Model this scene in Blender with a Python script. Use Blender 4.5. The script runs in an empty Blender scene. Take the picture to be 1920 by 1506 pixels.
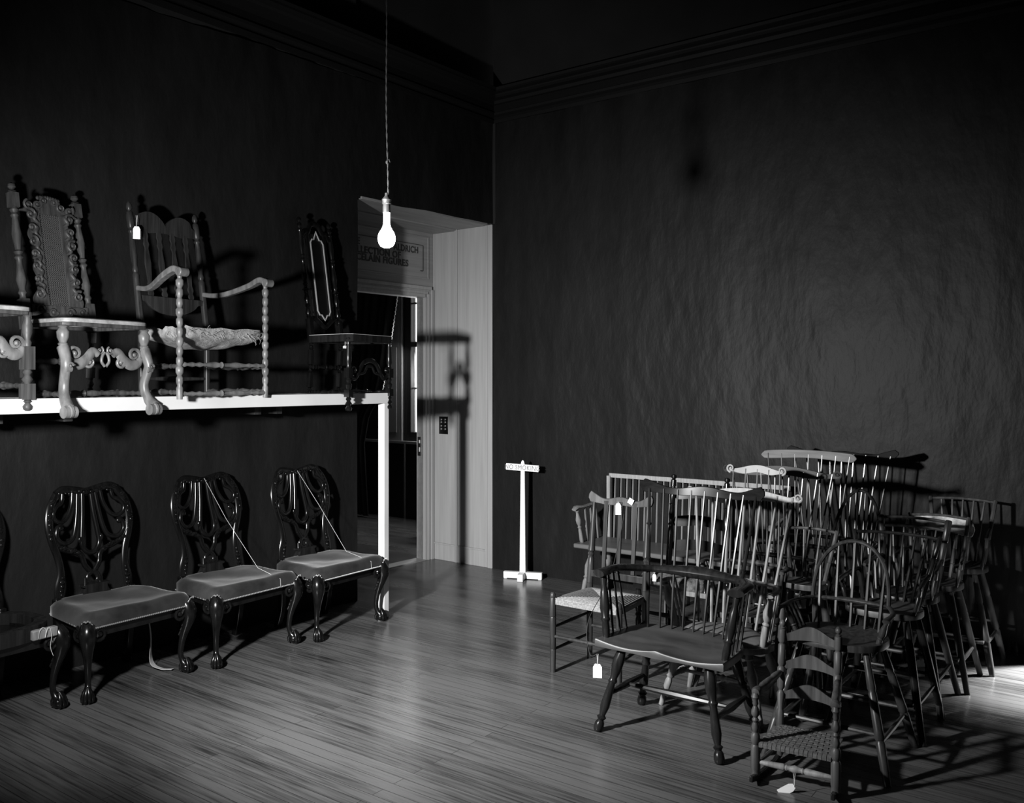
import bpy, math, random
from mathutils import Vector as V, Matrix, noise
random.seed(7)
S = bpy.context.scene
COL = S.collection
PI = math.pi

# ------------------------------------------------------------------ camera, light, exposure
cam_d = bpy.data.cameras.new('camera'); cam = bpy.data.objects.new('camera', cam_d); COL.objects.link(cam)
cam.location = (0, 0, 1.7); cam.rotation_euler = (PI/2, 0, 0)
cam_d.sensor_width = 36; cam_d.lens = 36*1674/1920
cam_d.shift_x = 0; cam_d.shift_y = -(753-712)/1920
cam_d.clip_start = .05; cam_d.clip_end = 60
S.camera = cam
vs = S.view_settings
vs.view_transform = 'Standard'; vs.look = 'None'; vs.exposure = 0; vs.gamma = 1; vs.use_curve_mapping = False
w = bpy.data.worlds.new('world'); S.world = w; w.use_nodes = True
w.node_tree.nodes['Background'].inputs[0].default_value = (.9, .95, 1, 1)
w.node_tree.nodes['Background'].inputs[0].default_value = (1, 1, 1, 1)
w.node_tree.nodes['Background'].inputs[1].default_value = 2.2
try:
    S.cycles.max_bounces = 5; S.cycles.use_denoising = True; S.cycles.sample_clamp_indirect = 3
except Exception: pass

def lamp(kind, name, loc, target, energy, **k):
    d = bpy.data.lights.new(name, kind); o = bpy.data.objects.new(name, d); COL.objects.link(o)
    o.location = loc; d.energy = energy
    if target is not None: o.rotation_euler = (V(target)-V(loc)).to_track_quat('-Z', 'Y').to_euler()
    for a, v in k.items(): setattr(d, a, v)
    return o
# the photographer's flood lamp, just outside the frame at the left
LAMP = V((-1.85, 2.65, 1.8))
def aim(az, el): return LAMP + V((math.sin(math.radians(az)), math.cos(math.radians(az)), math.tan(math.radians(el))))
lamp('SPOT', 'flood_lamp_light', LAMP, aim(6, -8), 480, spot_size=math.radians(118), spot_blend=1.0, shadow_soft_size=.075)
lamp('SPOT', 'flood_lamp_hot_centre', LAMP, aim(40, -18), 1230, spot_size=math.radians(92), spot_blend=1.0, shadow_soft_size=.075)


# ------------------------------------------------------------------ room frames
C0 = V((-.1686, 8.062, 0))
dR = V((.8036, -.5953, 0)); nR = V((-.5953, -.8036, 0))      # along right wall / into the room
nL = V((.7875, -.6163, 0)); dL = V((-.6163, -.7875, 0))      # into the room / along left wall
TR = -math.radians(36.53); TL = -math.radians(38.05)
def RP(a, b, z=0): return C0 + dR*a + nR*b + V((0, 0, z))
def LP(a, b, z=0): return C0 + nL*a + dL*b + V((0, 0, z))

# daylight through the doorway in the right wall, outside the frame
lamp('SPOT', 'daylight_from_side_door', RP(5.55, -1.1, 1.9), RP(4.70, .33, 0), 6500, spot_size=math.radians(31), spot_blend=.8, shadow_soft_size=.12)

# ------------------------------------------------------------------ materials
MATS = {}
def mat(name, g, rough=.5, spec=.5, coat=0, metal=0, gscale=None, gamt=.35, stretch=(1, 1, 14), bump=0, bscale=60, sheen=0, emit=0, g2=None):
    if name in MATS: return MATS[name]
    m = bpy.data.materials.new(name); m.use_nodes = True; MATS[name] = m
    nt = m.node_tree; N = nt.nodes; Lk = nt.links; b = N['Principled BSDF']
    b.inputs['Base Color'].default_value = (g, g, g, 1); b.inputs['Roughness'].default_value = rough
    b.inputs['Specular IOR Level'].default_value = spec; b.inputs['Metallic'].default_value = metal
    b.inputs['Coat Weight'].default_value = coat; b.inputs['Coat Roughness'].default_value = .15
    b.inputs['Sheen Weight'].default_value = sheen; b.inputs['Sheen Roughness'].default_value = .4
    if emit:
        b.inputs['Emission Color'].default_value = (1, 1, 1, 1); b.inputs['Emission Strength'].default_value = emit
    tc = N.new('ShaderNodeTexCoord'); mp = N.new('ShaderNodeMapping')
    Lk.new(tc.outputs['Object'], mp.inputs['Vector'])
    if gscale:
        mp.inputs['Scale'].default_value = [gscale/s for s in stretch]
        nz = N.new('ShaderNodeTexNoise'); nz.inputs['Detail'].default_value = 5; nz.inputs['Scale'].default_value = 1
        Lk.new(mp.outputs[0], nz.inputs['Vector'])
        cr = N.new('ShaderNodeValToRGB'); lo = g*(1-gamt); hi = g2 or g*(1+gamt)
        cr.color_ramp.elements[0].position = .3; cr.color_ramp.elements[1].position = .7
        cr.color_ramp.elements[0].color = (lo, lo, lo, 1); cr.color_ramp.elements[1].color = (hi, hi, hi, 1)
        Lk.new(nz.outputs['Fac'], cr.inputs[0]); Lk.new(cr.outputs[0], b.inputs['Base Color'])
    if bump:
        n2 = N.new('ShaderNodeTexNoise'); n2.inputs['Scale'].default_value = bscale; n2.inputs['Detail'].default_value = 3
        Lk.new(tc.outputs['Object'], n2.inputs['Vector'])
        bp = N.new('ShaderNodeBump'); bp.inputs['Strength'].default_value = bump; bp.inputs['Distance'].default_value = .004
        Lk.new(n2.outputs['Fac'], bp.inputs['Height']); Lk.new(bp.outputs[0], b.inputs['Normal'])
    return m
black_wood = mat('ebonised_varnished_wood', .005, .22, spec=.4, coat=.0, gscale=40, gamt=.5)
dark_wood = mat('dark_varnished_wood', .011, .25, spec=.17, coat=.0, gscale=40, gamt=.5)
brown_wood = mat('brown_wood', .028, .34, spec=.25, coat=0, gscale=50, gamt=.5)
mid_wood = mat('worn_brown_wood', .05, .45, spec=.25, coat=0, gscale=50, gamt=.45)
light_wood = mat('bare_light_wood', .17, .55, spec=.25, gscale=60, gamt=.3)
pale_wood = mat('bleached_wood', .3, .6, spec=.2, gscale=60, gamt=.2)
pine = mat('planed_pine', .55, .6, gscale=30, gamt=.12, stretch=(1, 14, 14))
oak = mat('doorway_oak', .36, .5, gscale=34, gamt=.1, stretch=(1, 1, 22), bump=.05, bscale=300)
oak_h = mat('doorway_oak_crosswise', .27, .5, gscale=34, gamt=.15, stretch=(1, 22, 1))
white_paint = mat('white_paint', .8, .45, gscale=8, gamt=.05, stretch=(1, 1, 1))
tag_paper = mat('tag_paper', .85, .8)
ink = mat('ink', .03, .6)
grey_ink = mat('grey_ink', .3, .7)
velvet = mat('worn_velvet', .020, .85, spec=.12, sheen=.22, gscale=6, gamt=.75, stretch=(1, 1, 1), bump=.2, bscale=220)
leather = mat('dark_leather', .004, .4, gscale=9, gamt=.4, stretch=(1, 1, 1))
rush = mat('woven_rush', .2, .7, gscale=90, gamt=.35, stretch=(1, 1, 1), bump=.6, bscale=200)
splint = mat('woven_splint', .08, .55, gscale=60, gamt=.35, stretch=(1, 1, 1))
cane = mat('cane', .07, .5)
torn = mat('torn_linen', .28, .9, gscale=30, gamt=.4, stretch=(1, 1, 1), bump=.8, bscale=90)
brass = mat('brass', .55, .3, metal=1)
steel = mat('socket_metal', .45, .45, metal=.6)
string_m = mat('string', .55, .9)
cord_m = mat('lamp_cord', .3, .8)
black_cord = mat('black_cord', .02, .8)
curtain_m = mat('dark_curtain', .018, .8, gscale=8, gamt=.4, stretch=(1, 1, 1))
dado_m = mat('dark_dado', .012, .6)
strip_m = mat('light_inlay', .45, .5)
painted = mat('stencilled_paint', .3, .45, gscale=30, gamt=.75, stretch=(1, 1, 1))
sill_m = mat('grey_trim', .25, .5)
frame_m = mat('dark_window_frame', .02, .5)
cornice_m = mat('dark_cornice', .007, .6, spec=.2)
frieze_m = mat('grey_plaster', .010, .9, gscale=2.5, gamt=.3, stretch=(1, 1, 1))
glass_shade = mat('bulb_glass', .9, .4, emit=14)

def paper_mat():
    m = bpy.data.materials.new('dark_backing_paper'); m.use_nodes = True
    nt = m.node_tree; N = nt.nodes; Lk = nt.links; b = N['Principled BSDF']
    b.inputs['Roughness'].default_value = .5; b.inputs['Specular IOR Level'].default_value = .11
    tc = N.new('ShaderNodeTexCoord'); mp = N.new('ShaderNodeMapping'); Lk.new(tc.outputs['Object'], mp.inputs['Vector'])
    mp.inputs['Scale'].default_value = (5, 5, 1.6)
    n = N.new('ShaderNodeTexNoise'); n.inputs['Scale'].default_value = 1; n.inputs['Detail'].default_value = 6; n.inputs['Roughness'].default_value = .6
    Lk.new(mp.outputs[0], n.inputs['Vector'])
    cr = N.new('ShaderNodeValToRGB'); cr.color_ramp.elements[0].position = .3; cr.color_ramp.elements[1].position = .75
    cr.color_ramp.elements[0].color = (.0088, .0088, .0088, 1); cr.color_ramp.elements[1].color = (.0145, .0145, .0145, 1)
    Lk.new(n.outputs['Fac'], cr.inputs[0]); Lk.new(cr.outputs[0], b.inputs['Base Color'])
    mp2 = N.new('ShaderNodeMapping'); mp2.inputs['Scale'].default_value = (11, 11, 5); Lk.new(tc.outputs['Object'], mp2.inputs['Vector'])
    n2 = N.new('ShaderNodeTexNoise'); n2.inputs['Scale'].default_value = 1; n2.inputs['Detail'].default_value = 4; Lk.new(mp2.outputs[0], n2.inputs['Vector'])
    bp = N.new('ShaderNodeBump'); bp.inputs['Strength'].default_value = .4; bp.inputs['Distance'].default_value = .025
    Lk.new(n2.outputs['Fac'], bp.inputs['Height']); Lk.new(bp.outputs[0], b.inputs['Normal'])
    return m
paper = paper_mat()

def floor_mat():
    m = bpy.data.materials.new('strip_floorboards'); m.use_nodes = True
    nt = m.node_tree; N = nt.nodes; Lk = nt.links; b = N['Principled BSDF']
    tc = N.new('ShaderNodeTexCoord')
    br = N.new('ShaderNodeTexBrick'); br.offset = .37; br.offset_frequency = 2
    br.inputs['Scale'].default_value = 1; br.inputs['Brick Width'].default_value = 2.3; br.inputs['Row Height'].default_value = .062
    br.inputs['Mortar Size'].default_value = .0016; br.inputs['Mortar Smooth'].default_value = .1; br.inputs['Bias'].default_value = 0
    br.inputs['Color1'].default_value = (0, 0, 0, 1); br.inputs['Color2'].default_value = (1, 1, 1, 1); br.inputs['Mortar'].default_value = (.5, .5, .5, 1)
    Lk.new(tc.outputs['Object'], br.inputs['Vector'])
    mp = N.new('ShaderNodeMapping'); mp.inputs['Scale'].default_value = (3.2, 75, 3); Lk.new(tc.outputs['Object'], mp.inputs['Vector'])
    g = N.new('ShaderNodeTexNoise'); g.inputs['Scale'].default_value = 1; g.inputs['Detail'].default_value = 6; Lk.new(mp.outputs[0], g.inputs['Vector'])
    mp3 = N.new('ShaderNodeMapping'); mp3.inputs['Scale'].default_value = (.7, 2.6, 1); Lk.new(tc.outputs['Object'], mp3.inputs['Vector'])
    w_ = N.new('ShaderNodeTexNoise'); w_.inputs['Scale'].default_value = 1.3; w_.inputs['Detail'].default_value = 4; Lk.new(mp3.outputs[0], w_.inputs['Vector'])
    def mth(op, a, bb):
        x = N.new('ShaderNodeMath'); x.operation = op
        for i, s in enumerate((a, bb)):
            if isinstance(s, (int, float)): x.inputs[i].default_value = s
            else: Lk.new(s, x.inputs[i])
        return x.outputs[0]
    v = mth('ADD', mth('MULTIPLY', g.outputs['Fac'], .9), mth('MULTIPLY', br.outputs['Color'], .16))
    v = mth('ADD', v, mth('MULTIPLY', w_.outputs['Fac'], .75))
    cr = N.new('ShaderNodeValToRGB'); cr.color_ramp.elements[0].position = .58; cr.color_ramp.elements[1].position = 1.15
    cr.color_ramp.elements[0].color = (.012, .012, .012, 1); cr.color_ramp.elements[1].color = (.10, .10, .10, 1)
    Lk.new(v, cr.inputs[0])
    mx = N.new('ShaderNodeMix'); mx.data_type = 'RGBA'
    Lk.new(br.outputs['Fac'], mx.inputs[0]); Lk.new(cr.outputs[0], mx.inputs[6]); mx.inputs[7].default_value = (.02, .02, .02, 1)
    Lk.new(mx.outputs[2], b.inputs['Base Color'])
    r = mth('ADD', mth('MULTIPLY', w_.outputs['Fac'], .25), .13)
    Lk.new(r, b.inputs['Roughness'])
    b.inputs['Specular IOR Level'].default_value = .45
    bp = N.new('ShaderNodeBump'); bp.inputs['Strength'].default_value = .25; bp.inputs['Distance'].default_value = .001
    Lk.new(mth('SUBTRACT', mth('MULTIPLY', g.outputs['Fac'], .5), br.outputs['Fac']), bp.inputs['Height']); Lk.new(bp.outputs[0], b.inputs['Normal'])
    return m
floor_m = floor_mat()

# ------------------------------------------------------------------ mesh kit
class MB:
    def __init__(s): s.v = []; s.f = []
    def ring(s, c, a, b, ra, rb, n):
        i0 = len(s.v)
        for k in range(n):
            t = 2*PI*k/n; s.v.append(c + a*(ra*math.cos(t)) + b*(rb*math.sin(t)))
        return i0
    def sweep(s, pts, sec, n=8, up=None, shape='round', closed=False):
        """sec: radius, (w,h) or list of those; w is across, h along up."""
        pts = [V(p) for p in pts]; m = len(pts)
        if not isinstance(sec, list): sec = [sec]*m
        sec = [(q, q) if isinstance(q, (int, float)) else q for q in sec]
        prev = None; rings = []
        for i, p in enumerate(pts):
            if closed: t = pts[(i+1) % m]-pts[i-1]
            else: t = pts[min(i+1, m-1)]-pts[max(i-1, 0)]
            if t.length < 1e-9: t = V((0, 0, 1))
            t.normalize()
            if up is not None: u = V(up) - t*V(up).dot(t)
            else:
                u = prev if prev is not None else (V((0, 1, 0)) if abs(t.z) > .7 else V((0, 0, 1)))
                u = u - t*u.dot(t)
            if u.length < 1e-6: u = t.orthogonal()
            u.normalize(); prev = u; sd = t.cross(u)
            wv, hv = sec[i]
            if shape == 'round': rings.append(s.ring(p, sd, u, wv, hv, n))
            else:
                i0 = len(s.v)
                for (x, y) in ((-1, -1), (1, -1), (1, 1), (-1, 1)): s.v.append(p + sd*(x*wv) + u*(y*hv))
                rings.append(i0)
        k = n if shape == 'round' else 4
        for i in range(len(rings)-(0 if closed else 1)):
            r0, r1 = rings[i], rings[(i+1) % len(rings)]
            for j in range(k): s.f.append((r0+j, r0+(j+1) % k, r1+(j+1) % k, r1+j))
        if not closed:
            s.f.append(tuple(rings[0]+j for j in reversed(range(k)))); s.f.append(tuple(rings[-1]+j for j in range(k)))
        return s
    def lathe(s, p0, p1, prof, n=10, k=1.0):
        p0, p1 = V(p0), V(p1); t = (p1-p0).normalized()
        u = V((0, 1, 0)) if abs(t.y) < .8 else V((1, 0, 0)); u = (u-t*u.dot(t)).normalized(); sd = t.cross(u)
        rs = [s.ring(p0.lerp(p1, a), sd, u, r*k, r*k, n) for a, r in prof]
        for r0, r1 in zip(rs, rs[1:]):
            for j in range(n): s.f.append((r0+j, r0+(j+1) % n, r1+(j+1) % n, r1+j))
        s.f.append(tuple(rs[0]+j for j in reversed(range(n)))); s.f.append(tuple(rs[-1]+j for j in range(n)))
        return s
    def box(s, c, d, R=None):
        i0 = len(s.v); c = V(c)
        for x in (-1, 1):
            for y in (-1, 1):
                for z in (-1, 1):
                    q = V((x*d[0]/2, y*d[1]/2, z*d[2]/2))
                    if R is not None: q = R @ q
                    s.v.append(c+q)
        for f in ((0, 1, 3, 2), (4, 6, 7, 5), (0, 4, 5, 1), (2, 3, 7, 6), (0, 2, 6, 4), (1, 5, 7, 3)): s.f.append(tuple(i0+j for j in f))
        return s
    def strip(s, n, fn):
        """slab between two edge curves: fn(t)->(lowfront, highfront, lowback, highback)"""
        i0 = len(s.v)
        for i in range(n+1): s.v += [V(q) for q in fn(i/n)]
        for i in range(n):
            a = i0+4*i; b = a+4
            s.f += [(a, b, b+1, a+1), (a+2, a+3, b+3, b+2), (a, a+2, b+2, b), (a+1, b+1, b+3, a+3)]
        s.f += [(i0, i0+1, i0+3, i0+2)]; e = i0+4*n; s.f += [(e, e+2, e+3, e+1)]
        return s
    def plate(s, outline, top, bot, rings=5, inner=0.0, qs=None):
        """disc grid over a star-shaped outline, top(x,y,q), bot(x,y,q) give z; q = 0 centre..1 rim"""
        n = len(outline); cx = sum(p[0] for p in outline)/n; cy = sum(p[1] for p in outline)/n
        def grid(fn):
            idx = []
            for q in (qs or [inner+(1-inner)*r/rings for r in range(1, rings+1)]):
                row = []
                for (x, y) in outline:
                    X = cx+(x-cx)*q; Y = cy+(y-cy)*q; row.append(len(s.v)); s.v.append(V((X, Y, fn(X, Y, q))))
                idx.append(row)
            return idx
        A = grid(top); B = grid(bot)
        for G, fl in ((A, 0), (B, 1)):
            for r0, r1 in zip(G, G[1:]):
                for j in range(n):
                    f = (r0[j], r0[(j+1) % n], r1[(j+1) % n], r1[j]); s.f.append(f if fl else f[::-1])
            if inner == 0: s.f.append(tuple(G[0]) if not fl else tuple(reversed(G[0])))
        for j in range(n): s.f.append((A[-1][j], B[-1][j], B[-1][(j+1) % n], A[-1][(j+1) % n]))
        if inner > 0:
            for j in range(n): s.f.append((A[0][j], A[0][(j+1) % n], B[0][(j+1) % n], B[0][j]))
        return s
    def ball(s, c, r, n=8, k=(1, 1, 1)):
        c = V(c); m = max(4, n//2+1)
        rs = []
        for i in range(m+1):
            p = PI*i/m; rr = max(math.sin(p), .02)*r
            i0 = len(s.v)
            for j in range(n):
                t = 2*PI*j/n; s.v.append(c+V((rr*math.cos(t)*k[0], rr*math.sin(t)*k[1], -r*math.cos(p)*k[2])))
            rs.append(i0)
        for r0, r1 in zip(rs, rs[1:]):
            for j in range(n): s.f.append((r0+j, r0+(j+1) % n, r1+(j+1) % n, r1+j))
        s.f.append(tuple(rs[0]+j for j in reversed(range(n)))); s.f.append(tuple(rs[-1]+j for j in range(n)))
        return s
    def spiral(s, c, u, v, r, turns=1.5, rad=.005, start=0, n=6, steps=20, sgn=1):
        c, u, v = V(c), V(u), V(v); pts = []; rr = []
        for i in range(steps+1):
            t = i/steps; a = start+sgn*turns*2*PI*t; q = r*(1-t)**.8+.0015
            pts.append(c+u*(q*math.cos(a))+v*(q*math.sin(a))); rr.append(rad*(1-.45*t))
        s.sweep(pts, rr, n=n); s.ball(c, rad*1.3, 6); return s
    def build(s, name, m, parent=None, bevel=0, smooth=40):
        me = bpy.data.meshes.new(name); me.from_pydata([tuple(p) for p in s.v], [], s.f); me.update()
        if smooth:
            me.shade_smooth()
            try: me.set_sharp_from_angle(angle=math.radians(smooth))
            except Exception: pass
        me.materials.append(m)
        o = bpy.data.objects.new(name, me); COL.objects.link(o)
        if parent is not None: o.parent = parent
        if bevel:
            b = o.modifiers.new('bevel', 'BEVEL'); b.width = bevel; b.segments = 2; b.limit_method = 'ANGLE'; b.angle_limit = math.radians(50)
        return o
def catmull(P, k=6, closed=False):
    P = [V(p) for p in P]; out = []; n = len(P)
    for i in range(n if closed else n-1):
        p1 = P[i]; p2 = P[(i+1) % n]
        p0 = P[i-1] if (closed or i > 0) else p1*2-p2
        p3 = P[(i+2) % n] if (closed or i+2 < n) else p2*2-p1
        for j in range(k):
            t = j/k
            out.append(.5*((2*p1)+(p2-p0)*t+(2*p0-5*p1+4*p2-p3)*t*t+(3*p1-p0-3*p2+p3)*t**3))
    if not closed: out.append(P[-1])
    return out
def lerpl(L, t):
    for (a, x), (b, y) in zip(L, L[1:]):
        if t <= b: return x+(y-x)*((t-a)/(b-a) if b > a else 0)
    return L[-1][1]
def tag(o, label, cat, group=None):
    o['label'] = label; o['category'] = cat
    if group: o['group'] = group
    return o
def root(name, label, cat, loc=(0, 0, 0), rz=0, group=None):
    o = bpy.data.objects.new(name, None); o.empty_display_size = .1; COL.objects.link(o)
    o.location = loc; o.rotation_euler = (0, 0, rz); return tag(o, label, cat, group)
def struct(o): o['kind'] = 'structure'; return o
def copy_tree(o, parent=None):
    c = o.copy(); COL.objects.link(c); c.parent = parent
    if parent is not None: c.matrix_parent_inverse = o.matrix_parent_inverse
    for ch in KIDS(o): copy_tree(ch, c)
    return c
def KIDS(o): return [x for x in list(bpy.data.objects) if x.parent == o]

# turned profiles (t from top to bottom, radius)
P_LEG = [(0, .012), (.05, .015), (.18, .026), (.3, .024), (.4, .016), (.43, .021), (.46, .015), (.6, .019), (.72, .021), (.82, .013), (.84, .021), (.87, .013), (.9, .02), (.95, .022), (.985, .019), (1, .014)]
P_BALUSTER = [(0, .015), (.08, .017), (.12, .023), (.14, .015), (.2, .016), (.35, .027), (.48, .02), (.53, .014), (.56, .022), (.59, .014), (.64, .019), (.8, .017), (1, .013)]
P_BAMBOO = [(0, .014), (.2, .017), (.3, .019), (.32, .015), (.34, .019), (.6, .02), (.66, .022), (.68, .017), (.7, .021), (.9, .018), (1, .015)]
P_TAPER = [(0, .017), (.3, .021), (1, .016)]
P_STR = [(0, .008), (.2, .011), (.5, .017), (.8, .011), (1, .008)]
P_STR_RING = [(0, .008), (.25, .011), (.42, .014), (.44, .019), (.47, .013), (.5, .021), (.53, .013), (.56, .019), (.58, .014), (.75, .011), (1, .008)]
P_SUP = [(0, .009), (.1, .012), (.2, .009), (.3, .013), (.55, .017), (.68, .012), (.72, .016), (.76, .011), (.88, .013), (1, .011)]
P_VASE = [(0, .012), (.06, .02), (.09, .013), (.13, .013), (.32, .026), (.42, .022), (.5, .012), (.54, .02), (.57, .013), (.64, .016), (.9, .02), (1, .017)]

# ------------------------------------------------------------------ the room
def framed(o, ang, loc=C0): o.location = loc; o.rotation_euler = (0, 0, ang); return o
fl = MB(); fl.box((1.5, -3.5, -.05), (16, 15, .1))
struct(framed(fl.build('floor', floor_m, smooth=0), TR))
ce = MB(); ce.box((1.5, -3.5, 5.75), (16, 15, .1)); struct(framed(ce.build('ceiling', frieze_m, smooth=0), TR))

def paper_grid(a0, a1, z0, z1, na, nz, fpos, seed, topwave=.012):
    m = MB(); i0 = 0
    for j in range(nz+1):
        for i in range(na+1):
            t = i/na; u = j/nz; a = a0+(a1-a0)*t; z = z0+(z1-z0)*u
            p = V((a*1.3, seed, z*.5)); q = V((a*4, seed+5, z*1.3))
            d = .012*noise.noise(p*1.6)+.005*noise.noise(q)+.0022*noise.noise(V((a*11, seed, z*4)))
            edge = max(0, 1-(z1-z)/.30)
            d += edge*(.022*noise.noise(V((a*3.1, seed+9, 1)))+.012*noise.noise(V((a*9, seed+2, z*2))))
            if j == nz: z += topwave*noise.noise(V((a*2.3, seed+1, 0)))
            m.v.append(V(fpos(a, .018+d, z)))
    for j in range(nz):
        for i in range(na):
            k = j*(na+1)+i; m.f.append((k, k+1, k+na+2, k+na+1))
    return m
# right wall (frame TR: x along wall, y away from the room)
wr = MB()
wr.box((2.25, .1, 2.85), (4.5, .2, 5.7)); wr.box((5.05, .1, 3.95), (1.1, .2, 3.5)); wr.box((7.3, .1, 2.85), (3.4, .2, 5.7))
wro = struct(framed(wr.build('wall_right', frieze_m, smooth=0), TR))
pg = paper_grid(.0, 4.5, .0, 4.03, 190, 120, lambda a, d, z: (a, -d, z), 3.3)
pg.build('paper_covering', paper, wro, smooth=180)
# side lobby behind the doorway outside the frame
sl = MB(); sl.box((5.0, 2.6, 2.0), (2.8, .1, 4)); sl.box((3.9, 1.4, 2.0), (.1, 2.4, 4)); sl.box((6.9, 1.4, 2.0), (.1, 2.4, 4)); sl.box((5.4, 1.4, 3.5), (3.2, 2.5, .1))
struct(framed(sl.build('wall_lobby', frieze_m, smooth=0), TR))
# left wall (frame TL: x into room, y away from camera side = -b)
LT = TL; TLW = -math.radians(41.2)
wl = MB()
wl.box((-.36, -(1.57+9.5)/2, 2.85), (.72, 9.5-1.57, 5.7)); wl.box((-.42, -.5, 4.41), (.72, 2.24+.3, 2.58))
wlo = struct(framed(wl.build('wall_left', frieze_m, smooth=0), TLW))
pg = paper_grid(1.57, 8.5, .0, 4.03, 200, 110, lambda b, d, z: (d, -b, z), 8.1)
pg.build('paper_covering', paper, wlo, smooth=180)
pg2 = paper_grid(.0, 1.62, 3.10, 4.03, 60, 30, lambda b, d, z: (d, -b, z-.012*(1 if z < 3.12 else 0)*noise.noise(V((b*3, 1, 1)))), 8.1)
pg2.build('paper_covering', paper, wlo, smooth=180)
# other two walls behind the camera
wb = MB(); wb.box((3.5, -9.6, 2.85), (12, .2, 5.7)); struct(framed(wb.build('wall_back', frieze_m, smooth=0), TR))
wf = MB(); wf.box((8.9, -4.7, 2.85), (.2, 10, 5.7)); struct(framed(wf.build('wall_front', frieze_m, smooth=0), TR))

# cornice: swept profile mitred at the corner
PR = [(.0, 4.00), (.03, 4.00), (.035, 4.03), (.02, 4.035), (.02, 4.055), (.045, 4.07), (.05, 4.09), (.03, 4.10), (.03, 4.16), (.05, 4.165), (.06, 4.19), (.1, 4.20), (.115, 4.215), (.12, 4.225), (.15, 4.235), (.15, 4.25), (.16, 4.27), (.0, 4.275)]
m = MB()
bis = (nR+nL).normalized(); kk = 1/bis.dot(nL)
ends = [lambda q: LP(q[0], 9.2, q[1]), lambda q: C0+bis*(kk*q[0])+V((0, 0, q[1])), lambda q: RP(8.5, q[0], q[1])]
for e in ends:
    for q in PR: m.v.append(e(q))
n = len(PR)
for k in range(2):
    for j in range(n-1): m.f.append((k*n+j, k*n+j+1, (k+1)*n+j+1, (k+1)*n+j))
struct(m.build('trim_1', cornice_m, smooth=0))
# rows of small folds where the paper tucks at the corner
m = MB()
m.strip(30, lambda t: (RP(.0, .03, 3.1+.9*t), RP(.045+.01*noise.noise(V((t*6, 0, 0))), .03, 3.1+.9*t), RP(.0, .026, 3.1+.9*t), RP(.045, .022, 3.1+.9*t)))
m.build('paper_fold', MATS['grey_plaster']); bpy.data.objects['paper_fold']['kind'] = 'structure'; bpy.data.objects['paper_fold'].name = 'trim_2'

# doorway recess: reveal, soffit, header, casing  (frame TL, coordinates (x=a, y=-b, z))
def lbox(m, a0, a1, b0, b1, z0, z1): m.box(((a0+a1)/2, -(b0+b1)/2, (z0+z1)/2), (abs(a1-a0), abs(b1-b0), abs(z1-z0)))
ZT = 3.095
rv = MB()
lbox(rv, -.72, 0, -.1, .02, 0, ZT)                        # panelled reveal
for a0, a1, t in ((-.04, .012, .018), (-.075, -.05, .010), (-.44, -.41, .016), (-.72, -.70, .006)): lbox(rv, a0, a1, .02, .02+t, 0, ZT)
lbox(rv, -.70, -.42, .02, .028, 0, .16); lbox(rv, -.41, -.06, .02, .028, 0, .16)
lbox(rv, -.70, -.42, .02, .034, .145, .16); lbox(rv, -.41, -.06, .02, .034, .145, .16)
struct(framed(rv.build('door_2', oak, bevel=.003, smooth=0), LT))
so = MB(); lbox(so, -.72, -.05, .02, 1.54, ZT, ZT+.02); lbox(so, -.72, -.42, .02, 1.54, ZT-.012, ZT)
struct(framed(so.build('trim_3', oak_h, bevel=.002, smooth=0), LT))
lj = MB(); lbox(lj, -.72, -.16, 1.60, 1.62, 0, ZT); struct(framed(lj.build('trim_4', oak, smooth=0), LT))
# door frame in the header plane
DB0, DB1, DT = .138, 1.36, 2.475
hd = MB()
lbox(hd, -.82, -.74, -1.6, DB0, 0, 5); lbox(hd, -.82, -.74, DB1, 4, 0, 5); lbox(hd, -.82, -.74, DB0, DB1, DT, 5)
lbox(hd, -.745, -.72, .02, 1.6, DT, ZT)                    # header board
for (b0, b1, z0, z1) in ((.085, .105, DT+.17, ZT-.05), (.105, 1.6, DT+.17, DT+.182), (.105, 1.6, ZT-.062, ZT-.05)): lbox(hd, -.72, -.712, b0, b1, z0, z1)
struct(framed(hd.build('wall_doorway', oak_h, bevel=.002, smooth=0), LT))
dc = MB()
for k, (w0, w1, t) in enumerate(((.0, .03, .008), (.03, .055, .018), (.055, .07, .012), (.07, .1, .026))):
    lbox(dc, -.72, -.72+t, DB0-w1, DB0-w0, 0, DT+w0+.001*k); lbox(dc, -.72, -.72+t, DB1+w0, DB1+w1, 0, DT+w0)
for w0, w1, t in ((.0, .03, .008), (.03, .055, .018), (.055, .07, .012), (.07, .1, .026)):
    lbox(dc, -.72, -.72+t, DB0-w0-.004, DB1+.1, DT+w0, DT+w1)
lbox(dc, -.825, -.72, DB0-.004, DB0, 0, DT); lbox(dc, -.825, -.72, DB0, DB1, DT-.004, DT)
dco = struct(framed(dc.build('door_1', oak, bevel=.002, smooth=0), LT))
th = MB(); lbox(th, -.84, -.71, DB0, DB1, 0, .008); th.build('threshold', mat('threshold_wood', .3, .4, gscale=30, stretch=(1, 14, 1)), dco, smooth=0)
sp = MB(); lbox(sp, -.81, -.77, DB0-.001, DB0+.003, .98, 1.16); lbox(sp, -.80, -.785, DB0-.001, DB0+.012, 1.02, 1.06); lbox(sp, -.80, -.785, DB0-.001, DB0+.012, 1.1, 1.13)
sp.build('latch_plate', MATS['brass'], dco, smooth=0)

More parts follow.
